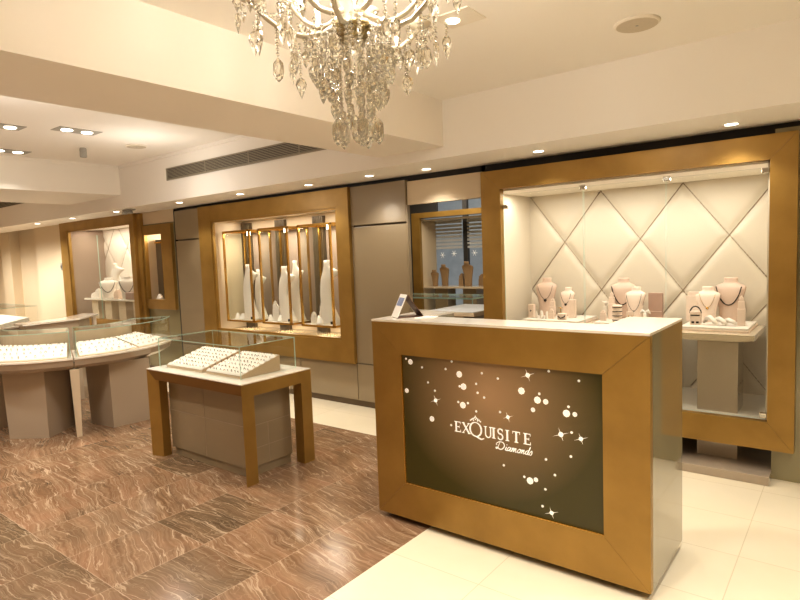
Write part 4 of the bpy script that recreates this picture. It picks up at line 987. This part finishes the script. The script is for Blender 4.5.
for k in range(NA):
    an = 360/NA*k+11
    if k % 2 == 0: arm_pts = [(.045, 2.385), (.10, 2.352), (.17, 2.336), (.24, 2.350), (.30, 2.395), (.335, 2.43), (.355, 2.45)]
    else: arm_pts = [(.045, 2.42), (.10, 2.40), (.15, 2.40), (.20, 2.43), (.24, 2.47), (.26, 2.495), (.27, 2.515)]
    er, ez = arm_pts[-1]
    arm = MB().tube([cp(r, an, z) for r, z in arm_pts], [.011, .0105, .010, .0095, .009, .009, .010], 8).build('arm', M['crystal_arm'], CH)
    e = cp(er, an, ez)
    MB().lathe([(.012, 0), (.045, .010), (.054, .020), (.052, .022), (.02, .012), (.014, .03), (.016, .032)], e, 16).build('drip_pan', M['crystal_arm'], arm)
    MB().lathe([(.011, .03), (.011, .10)], e, 10).build('candle', M['trim'], arm)
    MB().lathe([(.007, .10), (.012, .115), (.010, .135), (.001, .155)], e, 10).build('bulb', M['bulb'], arm)
    for j in range(5):                                        # pendants round every drip pan
        a2 = an+72*j+20; p = (e[0]+.048*math.cos(math.radians(a2)), e[1]+.048*math.sin(math.radians(a2)), e[2]+.010)
        if j in (0, 3): drop(CH, p, .050, .032); drop(CH, (p[0], p[1], p[2]-.052), .072, .036)
        else: drop(CH, p, .066, .036)
    # bead swag from the arm end to the next arm
    p1 = Vector(e); a3 = an+360/NA; p2 = Vector(cp(.24 if k % 2 == 0 else .31, a3, 2.43)); mb = MB()
    for i in range(19):
        t = i/18; q = p1.lerp(p2, t); q.z -= .06*math.sin(PI*t); octa(mb, q, .0085)
    mb.build('bead_swag', M['crystal'], CH)
    # hanging pieces midway along the arm
    q = cp(.27, an, 2.37); strand(CH, q, 3 if k % 2 else 6, .0095, .0175); drop(CH, (q[0], q[1], q[2]-(.055 if k % 2 else .108)), .085, .046)
    q = cp(.21, an+12, 2.345); strand(CH, q, 7 if k % 2 else 4, .0095, .0175); drop(CH, (q[0], q[1], q[2]-(.125 if k % 2 else .073)), .078, .042)
for k in range(14):
    an = 360/14*k+5; r = (.335, .30, .37)[k % 3]; nb = (2, 5, 3, 4)[k % 4]
    q = cp(r, an, 2.425 if r > .33 else 2.385); strand(CH, q, nb, .0085, .0165); drop(CH, (q[0], q[1], q[2]-.0165*nb), .092, .042)
# dense central curtain
for (r, n, z, nb, h, w) in ((.165, 16, 2.350, 4, .062, .040), (.140, 18, 2.350, 7, .062, .040), (.112, 16, 2.345, 10, .062, .040), (.085, 12, 2.335, 13, .058, .036), (.055, 8, 2.325, 15, .058, .036)):
    for i in range(n):
        q = cp(r*random.uniform(.95, 1.05), 360/n*i+r*300, z); k = nb+random.randint(-1, 2)
        strand(CH, q, k); drop(CH, (q[0], q[1], q[2]-.016*k), h, w)
# lowest clusters
for i in range(5):
    an = 72*i+36; q = cp(.070, an, 2.14)
    strand(CH, q, 7, .0085, .0155)
    for j in range(3): drop(CH, (q[0]+.016*math.cos(2.1*j+i), q[1]+.016*math.sin(2.1*j+i), 2.045-.006*j), .095 if j == 0 else .075, .044)
if extra.v:
    tag(extra.build('crystal_drop', M['crystal'], CH), kind='stuff')

# ------------------------------------------------------------------ lights
def light(name, kind, loc, power, col=(1, .84, .62), size=.1, rot=(0, 0, 0), spot=None, blend=.6, sy=None):
    d = bpy.data.lights.new(name, kind); d.energy = power; d.color = col
    if kind == 'AREA':
        d.size = size
        if sy: d.shape = 'RECTANGLE'; d.size_y = sy
    else: d.shadow_soft_size = size
    if spot: d.spot_size = math.radians(spot); d.spot_blend = blend
    o = bpy.data.objects.new(name, d); COL.objects.link(o); o.location = loc; o.rotation_euler = rot; return o
W = (1, .955, .885)
for x, y, l in dls: light('soffit_spot', 'SPOT', (x, y-.06, ZS-.016), 24, W, .05, spot=120)
light('chandelier_glow', 'POINT', (HX, HY, 2.56), 36, (1, .94, .86), .12)
for (x, y) in ((-5.76, 2.46), (-5.76, 2.64), (-5.97, 1.9), (-7.1, 2.4), (-7.1, 2.56)): light('twin_spot', 'SPOT', (x, y, 2.78), 52 if x > -7 else 18, W, .06, spot=115)
for (x, y) in ((-1.6, 2.55), (-.4, 2.2), (-1.0, 1.2), (-1.9, .6), (-.6, .2), (-1.8, -1.0), (.8, 1.6), (.6, 3.2)): light('bay_fill_spot', 'SPOT', (x, y, 2.66), 84, W, .08, spot=92)  # all but the first are unseen fill lamps added to brighten the bay
for (x, y) in ((-3.9, 2.1), (-4.4, 1.0), (-4.2, -.4), (-6.0, .6), (-6.2, -.9), (-8.4, 1.0), (-10.5, 2.2), (-11.8, .5)): light('bay_fill_spot', 'SPOT', (x, y, 2.78 if x > -7.5 else 2.42), 105, W, .08, spot=104)  # unseen lamps added over the left side to lift its brightness
light('case_strip', 'AREA', (-1.42, 4.62, 2.018), 14, (1, .955, .88), 1.8, sy=.12)
light('case_strip', 'AREA', (-5.25, 4.6, 2.045), 6.5, (1, .94, .85), 2.0, sy=.10)
for x in (-6.0, -5.32, -4.64): light('case_spot', 'AREA', (x, 4.6, .785), 1.6, (1, .88, .68), .3, sy=.1)
for x in (-6.0, -5.32, -4.64): light('case_spot', 'AREA', (x, 4.58, 1.88), 3, (1, .9, .75), .3, sy=.1)
light('case_strip', 'AREA', (-9.3, 4.55, 2.14), 15, (1, .90, .76), 1.8, sy=.15)
light('bay_fill_spot', 'SPOT', (-11.2, 3.0, 2.25), 170, W, .08, spot=165)  # added pair without fittings, brightens the cream wall at far left
light('bay_fill_spot', 'SPOT', (-13.0, 3.0, 2.25), 170, W, .08, spot=165)
for (x, y) in ((-4.6, 1.6), (-6.3, .8), (-5.6, 3.1)): light('bay_fill_glow', 'POINT', (x, y, 2.25), 10, W, .15)  # added point lamps, no fitting, lifting the light in the island bay
light('niche_light', 'POINT', (-7.70, 4.6, 1.9), 5, W, .04)
light('back_room_light', 'AREA', (-4.6, 6.9, 2.6), 40, (1, .9, .75), 1.6)

w = bpy.data.worlds.new('World'); scn.world = w; w.use_nodes = True
w.node_tree.nodes['Background'].inputs[0].default_value = (1, .88, .7, 1); w.node_tree.nodes['Background'].inputs[1].default_value = .3

# ------------------------------------------------------------------ camera
cam = bpy.data.cameras.new('camera'); co = bpy.data.objects.new('camera', cam); COL.objects.link(co)
f, yaw, pit, rol = 581.793, -.664925, -.0792290, -.0378375
fw = Vector((math.sin(yaw)*math.cos(pit), math.cos(yaw)*math.cos(pit), math.sin(pit)))
r0 = Vector((math.cos(yaw), -math.sin(yaw), 0)); u0 = r0.cross(fw)
r_ = r0*math.cos(rol)+u0*math.sin(rol); u_ = -r0*math.sin(rol)+u0*math.cos(rol)
co.matrix_world = Matrix(((r_.x, u_.x, -fw.x, 0), (r_.y, u_.y, -fw.y, 0), (r_.z, u_.z, -fw.z, 1.55), (0, 0, 0, 1)))
cam.sensor_fit = 'HORIZONTAL'; cam.sensor_width = 36; cam.lens = 36*f/800; cam.clip_start = .05; cam.clip_end = 60
scn.camera = co

scn.view_settings.view_transform = 'Standard'
scn.view_settings.look = 'None'
scn.view_settings.exposure = .22
scn.view_settings.gamma = .88
scn.cycles.use_denoising = True
scn.cycles.max_bounces = 12; scn.cycles.transparent_max_bounces = 24; scn.cycles.transmission_bounces = 8
scn.cycles.diffuse_bounces = 5; scn.cycles.glossy_bounces = 5
scn.cycles.sample_clamp_indirect = 6
